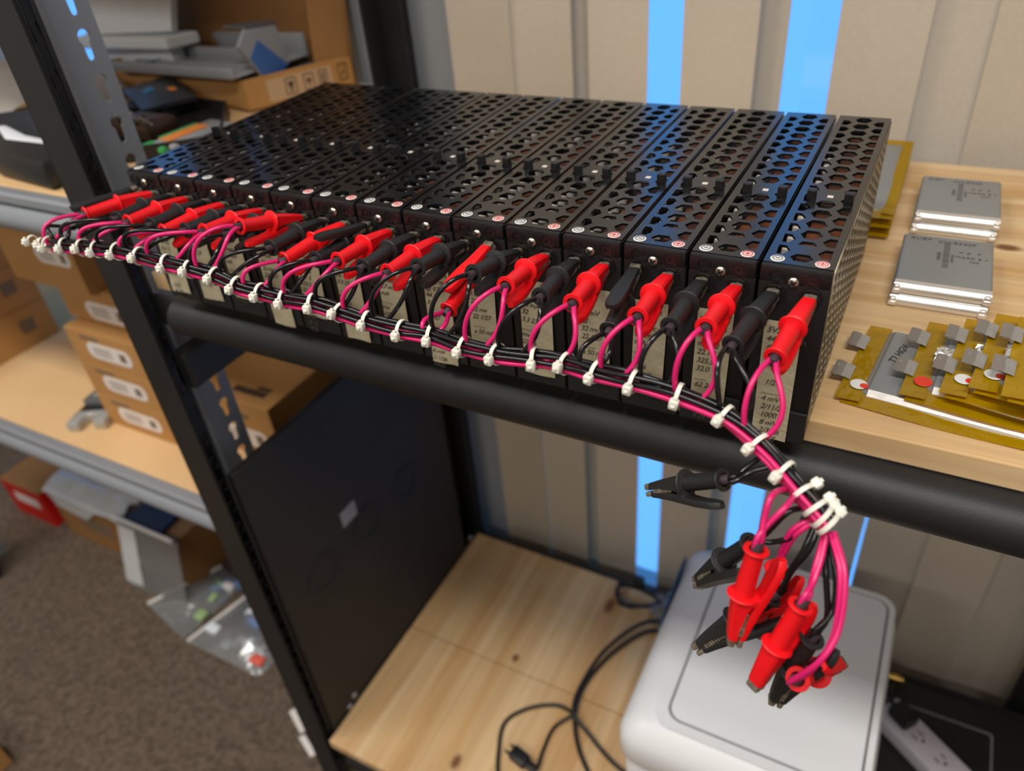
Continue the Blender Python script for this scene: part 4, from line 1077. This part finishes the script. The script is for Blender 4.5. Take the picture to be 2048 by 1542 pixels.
# ================================================================ grey rack beside the black one
gr = root('grey_rack', (-1.1, 0.28, FZ), 'grey steel slotted-angle rack with particle board shelves full of boxes', 'shelving')
def keyhole(cy, cz):
    p = []
    for k in range(13):
        a = math.radians(-50 + 280 * k / 12); p.append((cy + 0.0066 * math.cos(a), cz + 0.0066 * math.sin(a)))
    p += [(cy - 0.0036, cz - 0.016)]
    for k in range(1, 6):
        a = math.radians(180 + 36 * k - 18); p.append((cy + 0.0036 * math.cos(a), cz - 0.0165 + 0.0036 * math.sin(a)))
    p += [(cy + 0.0036, cz - 0.016)]
    return p
def grey_post(xs, yf, sx, sy, holes=True):
    """angle post: side flange in the plane x = xs with keyholes, rounded corner, front flange"""
    hs_ = [keyhole(yf + sy * 0.031, z) for z in [0.085 - 0.0375 * k for k in range(-20, 27)] if FZ + 0.03 < z < ZT - 0.02] if holes else []
    ya, yb = sorted((yf + sy * 0.006, yf + sy * 0.048))
    me = plate([(ya, FZ), (yb, FZ), (yb, ZT), (ya, ZT)], hs_, 0.0022)
    b = MB().add_mesh(me, yz_plate(None, xs))
    pts = []
    for k in range(7):
        a = math.radians(90 * k / 6); pts.append((xs - sx * (0.0075 - 0.0086 * math.cos(a)) , yf + sy * (0.0075 - 0.0086 * math.sin(a))))
    for k in range(6, -1, -1):
        a = math.radians(90 * k / 6); pts.append((xs - sx * (0.0075 - 0.0064 * math.cos(a)), yf + sy * (0.0075 - 0.0064 * math.sin(a))))
    b.prism(pts, FZ, ZT, 'z')
    xa, xb = sorted((xs - sx * 0.007, xs - sx * 0.05))
    y0_, y1_ = sorted((yf - sy * 0.0011, yf + sy * 0.0011))
    b.box(xa, xb, y0_, y1_, FZ, ZT)
    return b.build('post', 'grey_steel', gr, smooth=40)
grey_post(-0.660, 0.046, 1, 1)
grey_post(-0.660, 0.515, 1, -1)
grey_post(-1.70, 0.046, -1, 1, False)
grey_post(-1.70, 0.515, -1, -1, False)
def grey_beam(zt, xa=-1.695, xb=-0.664):
    pts = [(0.060, zt - 0.002), (0.046, zt), (0.043, zt - 0.003), (0.043, zt - 0.011), (0.052, zt - 0.014)]
    for k in range(11):
        a = math.radians(10 + k * 16); pts.append((0.054 - 0.017 * math.sin(a), zt - 0.032 + 0.017 * math.cos(a)))
    pts += [(0.060, zt - 0.048)]
    return MB().prism(pts, xa, xb, 'x').build('front_beam', 'grey_steel', gr, smooth=35)
ZU, ZL = -0.070, -0.505
for zt in (0.30, ZU, ZL):  # topmost shelf is unseen, added to shade the open carton
    grey_beam(zt)
    MB().box(-1.695, -0.664, 0.500, 0.512, zt - 0.05, zt - 0.002, 0.002).build('rear_beam', 'grey_steel', gr)
    MB().box(-1.694, -0.666, 0.061, 0.499, zt - 0.017, zt - 0.001, 0.001).build('shelf_board', 'particle', gr)

def carton(x0, x1, y0, y1, z0, z1, label, group=None, lab=None, prints=(), seam='y', m='cardboard'):
    """closed shipping carton: body, two top flaps with a gap between them, capsule label, printed marks"""
    r_ = root('cardboard_box', ((x0 + x1) / 2, (y0 + y1) / 2, z0), label, 'box', group)
    MB().box(x0, x1, y0, y1, z0 + 0.0002, z1 - 0.0022, 0.0012).build('box_body', m, r_)
    if seam == 'y':
        xm = (x0 + x1) / 2
        parts = ((x0, xm - 0.001, y0, y1), (xm + 0.001, x1, y0, y1))
    else:
        ym = (y0 + y1) / 2
        parts = ((x0, x1, y0, ym - 0.001), (x0, x1, ym + 0.001, y1))
    for a, b_, c, d_ in parts:
        MB().box(a, b_, c, d_, z1 - 0.0024, z1, 0.0007).build('top_flap', m, r_)
    if lab:
        xa, xb, za, zb = lab
        q = MB().prism(rrect(xa, xb, za, zb, (zb - za) * 0.46), y0 - 0.0005, y0 + 0.0004, 'y').build('white_label', 'paper_label', r_)
        w = xb - xa; h = zb - za
        k = MB()
        k.box(xb - 0.26 * w, xb - 0.12 * w, y0 - 0.0007, y0 - 0.0004, za + 0.25 * h, zb - 0.25 * h)
        for t_ in range(3): k.box(xa + 0.14 * w, xa + 0.55 * w, y0 - 0.0007, y0 - 0.0004, za + (0.25 + 0.2 * t_) * h, za + (0.32 + 0.2 * t_) * h)
        k = k.build('label_print', 'print_grey', None); adopt(k, q); k.parent = q; k.matrix_parent_inverse = Matrix.Identity(4)
    for (px0, px1, pz0, pz1, face) in prints:
        if face == 'y': MB().box(px0, px1, y0 - 0.0005, y0 + 0.0002, pz0, pz1).build('printed_mark', 'print_grey', r_)
        elif face == 'x': MB().box(x1 - 0.0002, x1 + 0.0005, px0, px1, pz0, pz1).build('printed_mark', 'print_grey', r_)
        else: MB().box(px0, px1, pz0, pz1, z1 - 0.0002, z1 + 0.0004).build('printed_mark', 'print', r_)
    return r_
h = 0.06
grp = 'labelled cartons stacked on the lower grey shelf'
ST = ['bottom', 'middle', 'upper']
for k in range(3):
    z0 = ZL + h * k - 0.0008
    carton(-1.030, -0.871, 0.125, 0.33, z0, z0 + h - 0.0006, '%s of three flush cartons with white capsule labels behind the grey clamp' % ST[k], grp,
           (-0.992, -0.898, z0 + 0.015, z0 + 0.043), [(-1.0, -0.96, z0 + 0.046, z0 + 0.052, 'y')], 'x')
zt3 = ZL + h * 3
carton(-1.045, -0.882, 0.150, 0.345, zt3, zt3 + 0.058, 'set-back carton with white label lying on the three flush cartons', grp, (-0.995, -0.905, zt3 + 0.006, zt3 + 0.036), [], 'x')
carton(-1.112, -0.945, 0.136, 0.335, zt3 + 0.0586, zt3 + 0.155, 'tall carton on top of the labelled stack, just under the upper grey shelf', grp, (-1.03, -0.955, zt3 + 0.098, zt3 + 0.124), [], 'x')
carton(-0.866, -0.690, 0.156, 0.40, ZL - 0.0006, ZL + 0.098, 'carton seen beneath the black shelf beam, dark print on its top', grp, (-0.80, -0.708, ZL + 0.018, ZL + 0.05), [(-0.775, -0.715, 0.175, 0.187, 'z'), (-0.74, -0.715, 0.189, 0.196, 'z'), (-0.765, -0.735, ZL + 0.068, ZL + 0.078, 'y')], 'x')
for k in range(3):
    z0 = ZL + 0.078 * k - 0.0008
    carton(-1.552, -1.376, 0.065, 0.285, z0, z0 + 0.0774, '%s carton of the far stack with dark squares printed on its sides' % ST[k].replace('upper', 'top'), 'cartons with a dark printed square', None,
           [(0.222, 0.25, z0 + 0.028, z0 + 0.054, 'x')], 'y')

# grey cast gadget with a U-shaped notch
gx = basis((-1.060, 0.128, ZL - 0.0006), Vector((0.92, 0.38, 0)) * 1.1, Vector((-0.38, 0.92, 0)) * 1.1, Vector((0, 0, 1.1)))
gd = local_root('metal_clamp', gx, 'small grey metal clamp with a U-shaped notch, in front of the white-labelled cartons', 'clamp')
o = MB().prism([(-0.028, -0.036), (-0.0095, -0.036), (-0.0095, -0.022), (-0.0065, -0.014), (0, -0.011), (0.0065, -0.014), (0.0095, -0.022), (0.0095, -0.030), (0.028, -0.030), (0.028, 0.0), (-0.028, -0.005)], 0.0, 0.014, 'z', 0.002).build('jaw_block', 'chrome', None, smooth=40); o.parent = gd
o = MB().prism([(-0.0275, -0.002), (0.0275, -0.002), (0.026, 0.012), (-0.026, 0.012)], 0.0, 0.012, 'z', 0.001).build('slide', 'case_black', None, smooth=40); o.parent = gd
o = MB().prism([(-0.027, 0.011), (0.027, 0.011), (0.023, 0.036), (0.014, 0.046), (-0.010, 0.046), (-0.021, 0.036)], 0.0, 0.022, 'z', 0.004).build('body', 'chrome_dark', None, smooth=40); o.parent = gd
o = MB().prism([(-0.014, 0.02), (0.014, 0.02), (0.011, 0.033), (-0.010, 0.033)], 0.0218, 0.0228, 'z', 0.0003).build('nameplate', 'chrome', None); o.parent = gd

# ---------------------------------------------------------------- upper grey shelf
P1, P3 = Vector((-0.772, 0.347, ZU)), Vector((-0.706, 0.492, ZU))
P2 = P1 + Vector((-0.335, 0.060, 0)); P4 = P3 + Vector((-0.345, -0.004, 0))
ob = root('open_carton', (-0.91, 0.42, ZU), 'open cardboard carton with raised lid and handling symbols on its side, upper grey shelf', 'box')
def wallq(a, b_, z0, z1, th, name, m='cardboard', lean=(0, 0)):
    d_ = (b_ - a).normalized(); n = Vector((-d_.y, d_.x, 0)) * th
    bm = bmesh.new()
    L_ = [Vector((lean[0], lean[1], 0)) * k for k in (0, 1)]
    vs = []
    for k, z in enumerate((z0, z1)):
        for p in (a, b_, b_ + n, a + n): vs.append(bm.verts.new((p.x + L_[k].x, p.y + L_[k].y, z)))
    for f_ in ((3, 2, 1, 0), (4, 5, 6, 7), (0, 1, 5, 4), (1, 2, 6, 5), (2, 3, 7, 6), (3, 0, 4, 7)): bm.faces.new([vs[i] for i in f_])
    b = MB(); b._add(bm)
    return b.build(name, m, ob)
zt_ = ZU + 0.040
wallq(P2, P1, ZU + 0.001, zt_, 0.004, 'front_wall'); sw = wallq(P1, P3, ZU + 0.001, zt_, 0.004, 'side_wall')
wallq(P3, P4, ZU + 0.001, zt_, 0.004, 'back_wall', 'cardboard_dark'); wallq(P4, P2, ZU + 0.001, zt_, 0.004, 'side_wall')  # darker card on back wall, floor and lid stands in for shade
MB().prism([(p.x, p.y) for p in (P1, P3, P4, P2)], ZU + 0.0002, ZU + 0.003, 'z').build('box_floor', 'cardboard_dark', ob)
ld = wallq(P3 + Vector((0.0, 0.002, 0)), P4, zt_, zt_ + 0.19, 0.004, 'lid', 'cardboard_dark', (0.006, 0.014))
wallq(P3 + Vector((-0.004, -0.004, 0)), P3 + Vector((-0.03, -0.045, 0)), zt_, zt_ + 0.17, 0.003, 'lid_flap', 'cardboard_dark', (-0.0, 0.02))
dv = (P3 - P1); L13 = dv.length; dv.normalize(); nv = Vector((dv.y, -dv.x, 0))
pt = MB().box(0.030, 0.125, 0.006, 0.034, 0.0, 0.0006, mtx=basis(P1, dv, (0, 0, 1), nv)).build('paper_label', 'label_tan', ob)
for k, (c0, c1) in enumerate(((0.055, 0.071), (0.082, 0.097), (0.104, 0.117), (0.134, 0.148))):
    z0 = 0.010 + (0.002 if k == 3 else 0)
    b = MB()
    me = plate([(c0, z0), (c1, z0), (c1, z0 + 0.021), (c0, z0 + 0.021)], [[(c0 + 0.001, z0 + 0.001), (c1 - 0.001, z0 + 0.001), (c1 - 0.001, z0 + 0.020), (c0 + 0.001, z0 + 0.020)]], 0.0004)
    X_ = basis(P1 + nv * 0.001, dv, (0, 0, 1), nv)
    b.add_mesh(me, X_)
    cx = (c0 + c1) / 2
    if k == 0: b.add_mesh(plate([(cx - 0.004, z0 + 0.016), (cx + 0.004, z0 + 0.016), (cx + 0.003, z0 + 0.010), (cx + 0.001, z0 + 0.008), (cx + 0.001, z0 + 0.005), (cx + 0.003, z0 + 0.004), (cx - 0.003, z0 + 0.004), (cx - 0.001, z0 + 0.005), (cx - 0.001, z0 + 0.008), (cx - 0.003, z0 + 0.010)], [], 0.0004), X_)
    elif k == 1: b.add_mesh(plate([(cx - 0.005, z0 + 0.011), (cx, z0 + 0.016), (cx + 0.005, z0 + 0.011), (cx + 0.001, z0 + 0.011), (cx + 0.001, z0 + 0.005), (cx - 0.001, z0 + 0.005), (cx - 0.001, z0 + 0.011)], [], 0.0004), X_)
    elif k == 2:
        for t_ in range(3): b.box(c0 + 0.003, c1 - 0.003, z0 + 0.004 + 0.005 * t_, z0 + 0.006 + 0.005 * t_, 0, 0.0004, mtx=X_)
    else: b.add_mesh(plate([(cx - 0.004, z0 + 0.006), (cx + 0.001, z0 + 0.010), (cx - 0.001, z0 + 0.012), (cx + 0.004, z0 + 0.017), (cx, z0 + 0.012), (cx + 0.003, z0 + 0.009)], [], 0.0004), X_)
    b.build('handling_symbol', 'print', ob)

# grey plastic housing sticking out of the open carton
a0 = Vector((-1.06, 0.43, -0.038)); a1 = Vector((-0.768, 0.385, -0.026))
ex = (a1 - a0).normalized(); ey = Vector((0.2, 0.98, 0)); ey = (ey - ex * ey.dot(ex)).normalized(); ez = ex.cross(ey)
Ls = (a1 - a0).length
hsn = local_root('plastic_housing', basis(a0, ex, ey, ez), 'long grey plastic housing with a blue-faced end flap sticking out of the open carton', 'housing')
def hb(name, m, *boxes, bev=0.002):
    b = MB()
    for bb in boxes: b.box(*bb, bev)
    o = b.build(name, m, None, smooth=40); o.parent = hsn
    return o
hb('tray', 'grey_plastic', (0, Ls, -0.050, 0.075, 0.0, 0.004), (0, Ls, -0.052, -0.044, 0.0, 0.014), (0, Ls, 0.030, 0.038, 0.0, 0.018), (0, Ls, 0.072, 0.080, 0.0, 0.030))
hb('rib', 'grey_plastic', (0.0, Ls - 0.02, -0.012, -0.008, 0.003, 0.008))
# end flap of the housing, modelled in world space then moved into the housing's frame
iw = basis(a0, ex, ey, ez).inverted()
def yz(pts, xa, xb, name, m):
    o = MB().prism(pts, xa, xb, 'x', 0.0006).build(name, m, None, mtx=iw); o.parent = hsn
    return o
yz([(0.384, -0.0474), (0.428, -0.028), (0.420, 0.022), (0.366, 0.028), (0.347, 0.011), (0.360, -0.008)], -0.768, -0.7625, 'end_flap', 'grey_plastic')
yz([(0.384, -0.0455), (0.4255, -0.028), (0.381, 0.0125), (0.361, -0.006)], -0.7625, -0.7615, 'blue_surface', 'blue_surface')  # thin blue plate on the face of the end flap
yz([(0.3655, 0.0285), (0.4215, 0.0235), (0.4215, 0.0265), (0.366, 0.0315)], -0.80, -0.762, 'top_flange', 'grey_dark')
hb('cable', 'blue_surface', (0.05, 0.056, -0.05, 0.03, 0.004, 0.008))
gb = root('grey_bracket', (-0.80, 0.47, ZU), 'dark grey bracket lying in the back corner of the open carton', 'bracket')
MB().box(-0.845, -0.745, 0.440, 0.480, ZU + 0.004, ZU + 0.034, 0.004).box(-0.862, -0.845, 0.445, 0.475, ZU + 0.02, ZU + 0.034, 0.003).build('bracket', 'grey_dark', gb, smooth=40)
# white foam sheet leaning over the carton's far corner
def fm_(u, v): return (-1.135 + 0.165 * u + 0.02 * v, 0.405 + 0.02 * u + 0.03 * v, 0.005 + 0.018 * (1 - abs(2 * u - 1)) * 0 + 0.12 * v + 0.004 * u)
fs = root('foam_sheet', (-1.05, 0.42, ZU), 'white foam sheet standing upright in the open carton behind the grey post', 'foam sheet')
MB().grid(fm_, 4, 4, 0.012).build('sheet', 'foam_white', fs, smooth=30)
MB().prism([(-1.15, 0.39), (-0.965, 0.405), (-0.95, 0.455), (-1.14, 0.45)], -0.012, 0.004, 'z', 0.003).build('folded_edge', 'foam_white', fs)
MB().prism([(-1.13, 0.42), (-0.98, 0.42), (-0.98, 0.445), (-1.13, 0.445)], ZU + 0.004, -0.013, 'z', 0.002).build('foot', 'foam_white', fs)

# clutter in front of the carton
tr = root('parts_tray', (-0.82, 0.24, ZU), 'shallow black plastic tray of small parts between the grey post and the open carton', 'tray')
tq = [(-0.790, 0.150), (-0.700, 0.225), (-0.800, 0.335), (-0.955, 0.350), (-0.935, 0.235)]
MB().prism(tq, ZU + 0.0002, ZU + 0.003, 'z').build('tray_floor', 'case_black', tr)
for p, q in zip(tq, tq[1:] + tq[:1]):
    p, q = Vector((p[0], p[1], 0)), Vector((q[0], q[1], 0)); d_ = (q - p)
    MB().box(0, d_.length, -0.0015, 0.0015, 0, 0.016, mtx=basis((p.x, p.y, ZU + 0.0005), d_.normalized(), Vector((-d_.y, d_.x, 0)).normalized(), (0, 0, 1))).build('rim', 'case_black', tr)
pb = root('antistatic_pouch', (-0.9, 0.32, ZU), 'dark grey antistatic pouch with a blue print, propped on the black parts tray', 'pouch')
c_ = [Vector((-0.985, 0.325, -0.046)), Vector((-0.872, 0.262, -0.048)), Vector((-0.832, 0.318, -0.044)), Vector((-0.94, 0.372, -0.036))]
def pch(u, v, dz=0.0): 
    a = c_[0].lerp(c_[1], u); b_ = c_[3].lerp(c_[2], u); p = a.lerp(b_, v)
    return p + Vector((0, 0, dz + 0.006 * math.sin(u * 3.1) * math.sin(v * 3.1)))
MB().grid(pch, 8, 6, 0.005).build('pouch', 'pouch_black', pb, smooth=60)
MB().grid(lambda u, v: pch(0.42 + 0.16 * u, 0.25 + 0.2 * v, 0.0008), 4, 4, 0.0006).build('blue_print', 'blue_print', pb)
MB().grid(lambda u, v: pch(0.60 + 0.10 * u, 0.68 + 0.14 * v, 0.0008), 4, 4, 0.0006).build('orange_print', 'orange', pb)
MB().box(-0.95, -0.86, 0.285, 0.345, ZU + 0.004, -0.054, 0.002).build('contents', 'pouch_black', pb)
pk = root('parts_packet', (-0.75, 0.23, ZU), 'clear packet with green and orange labels in the black parts tray', 'packet')
X_ = basis((-0.752, 0.232, ZU + 0.0045), Vector((0.05, 0.75, 0)).normalized(), Vector((-0.75, 0.05, 0)).normalized(), (0, 0, 1))
MB().box(-0.045, 0.045, -0.020, 0.020, 0, 0.010, 0.004, mtx=X_).build('packet', 'grey_plastic', pk, smooth=50)
MB().box(-0.038, 0.020, -0.006, 0.014, 0.010, 0.0112, mtx=X_).build('orange_label', 'orange', pk)
MB().box(-0.030, 0.024, 0.012, 0.026, 0.008, 0.0096, mtx=X_).build('green_label', 'green', pk)
gs = root('green_part', (-0.765, 0.178, ZU), 'small green plastic part beside the grey post, near corner of the black tray', 'plastic part')
MB().box(-0.785, -0.745, 0.178, 0.198, ZU + 0.0035, ZU + 0.013, 0.004).build('green_part', 'green', gs, smooth=40)
bp_ = root('motor_part', (-0.82, 0.23, ZU), 'dark brown metal motor part in the black tray', 'motor part')
b = MB().box(-0.872, -0.802, 0.208, 0.258, ZU + 0.0035, ZU + 0.024, 0.006)
for k in range(5):
    b.lathe([(0, 0.006), (0.005, 0.005), (0.006, 0)], Matrix.Translation((-0.86 + 0.012 * k, 0.215 + 0.008 * (k % 3), ZU + 0.022)), 10)
b.build('motor_body', 'brown_part', bp_, smooth=40)
b = MB()
for k in range(4): b.tube(catmull([(-0.85 + 0.014 * k, 0.21, ZU + 0.022), (-0.845 + 0.014 * k, 0.205, ZU + 0.034), (-0.838 + 0.014 * k, 0.214, ZU + 0.024)], 5), 0.0016, 6)
b.build('terminal_loops', 'jaw', bp_, smooth=50)
wb_ = root('white_bracket', (-0.955, 0.30, ZU), 'white plastic strip lying under the antistatic pouch', 'plastic part')
MB().prism([(-0.99, 0.27), (-0.86, 0.225), (-0.855, 0.245), (-0.985, 0.30)], -0.062, -0.050, 'z', 0.002).build('white_strip', 'foam_white', wb_)
MB().box(-0.975, -0.945, 0.262, 0.29, ZU, -0.062).build('strip_foot', 'foam_white', wb_)

# black hard case, open, at the picture's edge
bc = root('hard_case', (-0.95, 0.13, ZU), 'open black hard case holding white padding, beside the posts on the upper grey shelf', 'case')
MB().prism([(-0.79, 0.064), (-0.905, 0.076), (-1.06, 0.17), (-0.99, 0.235), (-0.80, 0.13)], ZU + 0.0005, ZU + 0.032, 'z', 0.006).build('case_base', 'case_black', bc, smooth=30)
MB().prism([(-0.842, 0.108), (-0.918, 0.106), (-0.985, 0.138), (-0.972, 0.146), (-0.905, 0.126), (-0.850, 0.121)], ZU + 0.024, ZU + 0.033, 'z', 0.004).build('white_padding', 'foam_white', bc, smooth=40)
MB().prism([(-1.00, 0.245), (-0.90, 0.195), (-0.89, 0.215), (-0.99, 0.265)], ZU + 0.03, ZU + 0.085, 'z', 0.003).build('case_lid', 'case_black', bc)
MB().box(-0.995, -0.935, 0.200, 0.225, ZU + 0.036, ZU + 0.06, 0.008).build('grey_insert', 'foam_white', bc, smooth=40)
pbx = root('plastic_bag', (-1.12, 0.27, ZU), 'crumpled clear plastic bag lying beyond the open black hard case', 'bag')
rr = random.Random(9)
b = MB().grid(lambda u, v: (-1.26 + 0.24 * u, 0.235 + 0.15 * v, ZU + 0.004 + 0.055 * math.sin(u * 3.14) * math.sin(v * 3.14) + 0.024 * rr.random()), 9, 9, 0.0006)
b.build('bag_film', 'bag_white', pbx, smooth=60)

# ---------------------------------------------------------------- behind / under the grey shelf and on the carpet
rr = random.Random(11)
gb2 = root('plastic_bag', (-1.22, 0.30, ZL), 'grey plastic bag stuffed between the two carton stacks on the lower grey shelf', 'bag')
MB().grid(lambda u, v: (-1.33 + 0.19 * u + 0.01 * rr.random(), 0.33 + 0.05 * math.sin(u * 3) - 0.05 * v + 0.02 * rr.random(), ZL + 0.003 + 0.20 * v), 8, 8, 0.001).build('bag_film', 'bag_white', gb2, smooth=60)

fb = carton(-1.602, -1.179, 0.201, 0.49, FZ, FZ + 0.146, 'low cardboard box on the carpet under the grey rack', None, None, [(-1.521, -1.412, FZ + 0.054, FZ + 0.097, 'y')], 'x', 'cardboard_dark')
wl = root('white_wrapper', (-1.48, 0.25, FZ + 0.146), 'crumpled white plastic wrapper draped over the low cardboard box', 'wrapper')
rr = random.Random(21)
MB().grid(lambda u, v: (-1.597 + 0.26 * u, 0.1935 + 0.098 * v - 0.004, FZ + 0.150 + 0.05 * rr.random() * (0.15 + v)), 8, 5, 0.001).build('wrapper_film', 'bag_white', wl, smooth=60)
MB().prism([(-1.597, FZ + 0.149), (-1.412, FZ + 0.149), (-1.477, FZ + 0.098), (-1.575, FZ + 0.108)], 0.1945, 0.1985, 'y').build('hanging_corner', 'bag_white', wl)
bs = root('blue_sheet', (-1.29, 0.26, FZ + 0.146), 'dark blue folded sheet on the low cardboard box', 'sheet')
MB().prism([(-1.33, 0.2065), (-1.217, 0.204), (-1.228, 0.304), (-1.32, 0.315)], FZ + 0.1465, FZ + 0.160, 'z', 0.003).build('sheet', 'navy', bs)
rb = root('red_carton', (-1.72, 0.27, FZ), 'red carton with white lettering standing on the carpet beside the low cardboard box', 'box')
MB().box(-1.803, -1.651, 0.196, 0.358, FZ, FZ + 0.108, 0.002).build('carton', 'red_box', rb)
MB().box(-1.803, -1.651, 0.196, 0.358, FZ + 0.108, FZ + 0.112, 0.001).build('top_flap', 'cardboard_dark', rb)
MB().box(-1.765, -1.673, 0.1952, 0.1962, FZ + 0.054, FZ + 0.081).build('white_print', 'paper_label', rb)

def zip_bag(name, corners, hgt, label, seed, bits):
    r_ = root(name, ((corners[0][0] + corners[2][0]) / 2, (corners[0][1] + corners[2][1]) / 2, FZ), label, 'bag', 'clear zip bags on the carpet')
    C4 = [Vector(c) for c in corners]; q = random.Random(seed)
    def sf(u, v):
        p = C4[0].lerp(C4[1], u).lerp(C4[3].lerp(C4[2], u), v)
        return p + Vector((0, 0, hgt * math.sin(u * 3.14) * math.sin(v * 3.14) + 0.004 * q.random()))
    MB().grid(sf, 10, 8, 0.0004).build('bag_film', 'bag', r_, smooth=60)
    MB().tube([C4[0] + Vector((0, 0, 0.004)), C4[3] + Vector((0, 0, 0.004))], 0.004, 6).build('zip_seal', 'paper_label', r_)
    for k, (u, v, sx, sy, sz, m) in enumerate(bits):
        p = C4[0].lerp(C4[1], u).lerp(C4[3].lerp(C4[2], u), v)
        MB().box(p.x - sx, p.x + sx, p.y - sy, p.y + sy, p.z + 0.003, p.z + 0.003 + sz, min(sx, sy, sz) * 0.3).build('content', m, r_, smooth=40)
    return r_
# upright bag leaning on the cardboard box
lb = root('zip_bag', (-1.28, 0.17, FZ), 'clear zip bag leaning against the low cardboard box', 'bag', 'clear zip bags on the carpet')
rr = random.Random(33)
MB().grid(lambda u, v: (-1.347 + 0.195 * u + 0.006 * rr.random(), 0.147 + 0.045 * v + 0.006 * rr.random(), FZ + 0.002 + 0.163 * v), 8, 8, 0.0004).build('bag_film', 'bag', lb, smooth=60)
MB().box(-1.347, -1.163, 0.189, 0.195, FZ + 0.163, FZ + 0.172, 0.002).build('zip_seal', 'paper_label', lb)
MB().grid(lambda u, v: (-1.336 + 0.054 * u, 0.150 + 0.038 * v, FZ + 0.01 + 0.141 * v + 0.006 * rr.random()), 4, 8, 0.001).build('white_content', 'bag_white', lb, smooth=50)
zip_bag('zip_bag', [(-1.244, 0.125, FZ + 0.002), (-1.100, 0.0927, FZ + 0.002), (-1.086, 0.25, FZ + 0.002), (-1.170, 0.27, FZ + 0.002)], 0.02, 'clear zip bag with green bits lying on the carpet, farther from the rack post', 3,
        [(0.55, 0.75, 0.012, 0.012, 0.012, 'green_pale'), (0.75, 0.6, 0.010, 0.012, 0.012, 'green_pale'), (0.8, 0.85, 0.014, 0.008, 0.012, 'paper_label'), (0.35, 0.5, 0.02, 0.012, 0.006, 'grey_dark'), (0.9, 0.35, 0.012, 0.012, 0.01, 'green_pale')])
zip_bag('zip_bag', [(-1.088, 0.0927, FZ + 0.002), (-0.897, 0.0927, FZ + 0.002), (-0.870, 0.2065, FZ + 0.002), (-1.054, 0.239, FZ + 0.002)], 0.026, 'clear zip bag with blue and red bits lying on the carpet beside the rack post', 4,
        [(0.12, 0.3, 0.016, 0.010, 0.014, 'foam_white'), (0.35, 0.75, 0.02, 0.01, 0.016, 'foam_white'), (0.62, 0.42, 0.016, 0.014, 0.012, 'blue_part'), (0.85, 0.22, 0.016, 0.010, 0.01, 'salmon'), (0.93, 0.7, 0.010, 0.012, 0.014, 'salmon'), (0.8, 0.55, 0.008, 0.02, 0.012, 'grey_dark'), (0.45, 0.2, 0.012, 0.012, 0.016, 'grey_plastic')])
pp = root('paper_scrap', (-0.76, 0.06, FZ), 'broad white scrap of card lying on the carpet by the black rack post', 'paper')
MB().prism([(-0.792, 0.0634), (-0.781, 0.085), (-0.731, 0.0612), (-0.744, 0.0395)], FZ + 0.0003, FZ + 0.004, 'z', 0.001).build('card', 'paper_label', pp)
pp = root('paper_scrap', (-0.715, 0.028, FZ), 'narrow white strip of card next to the black rack post, smaller of two', 'paper')
MB().prism([(-0.743, 0.033), (-0.7356, 0.0417), (-0.692, 0.0222), (-0.700, 0.0135)], FZ + 0.0003, FZ + 0.003, 'z', 0.0008).build('card', 'paper_label', pp)
nb = carton(-1.499, -1.193, -0.531, -0.227, FZ, FZ + 0.054, 'low cardboard box on the open carpet in the near corner', None, None, [], 'x')
kp = root('dark_post', (-1.66, 0.02, FZ), 'dark steel post foot of the next rack beside the grey one', 'post')
MB().box(-1.665, -1.635, 0.030, 0.034, FZ, FZ + 0.56).box(-1.637, -1.633, 0.030, 0.042, FZ, FZ + 0.9).build('post', 'black_steel', kp)
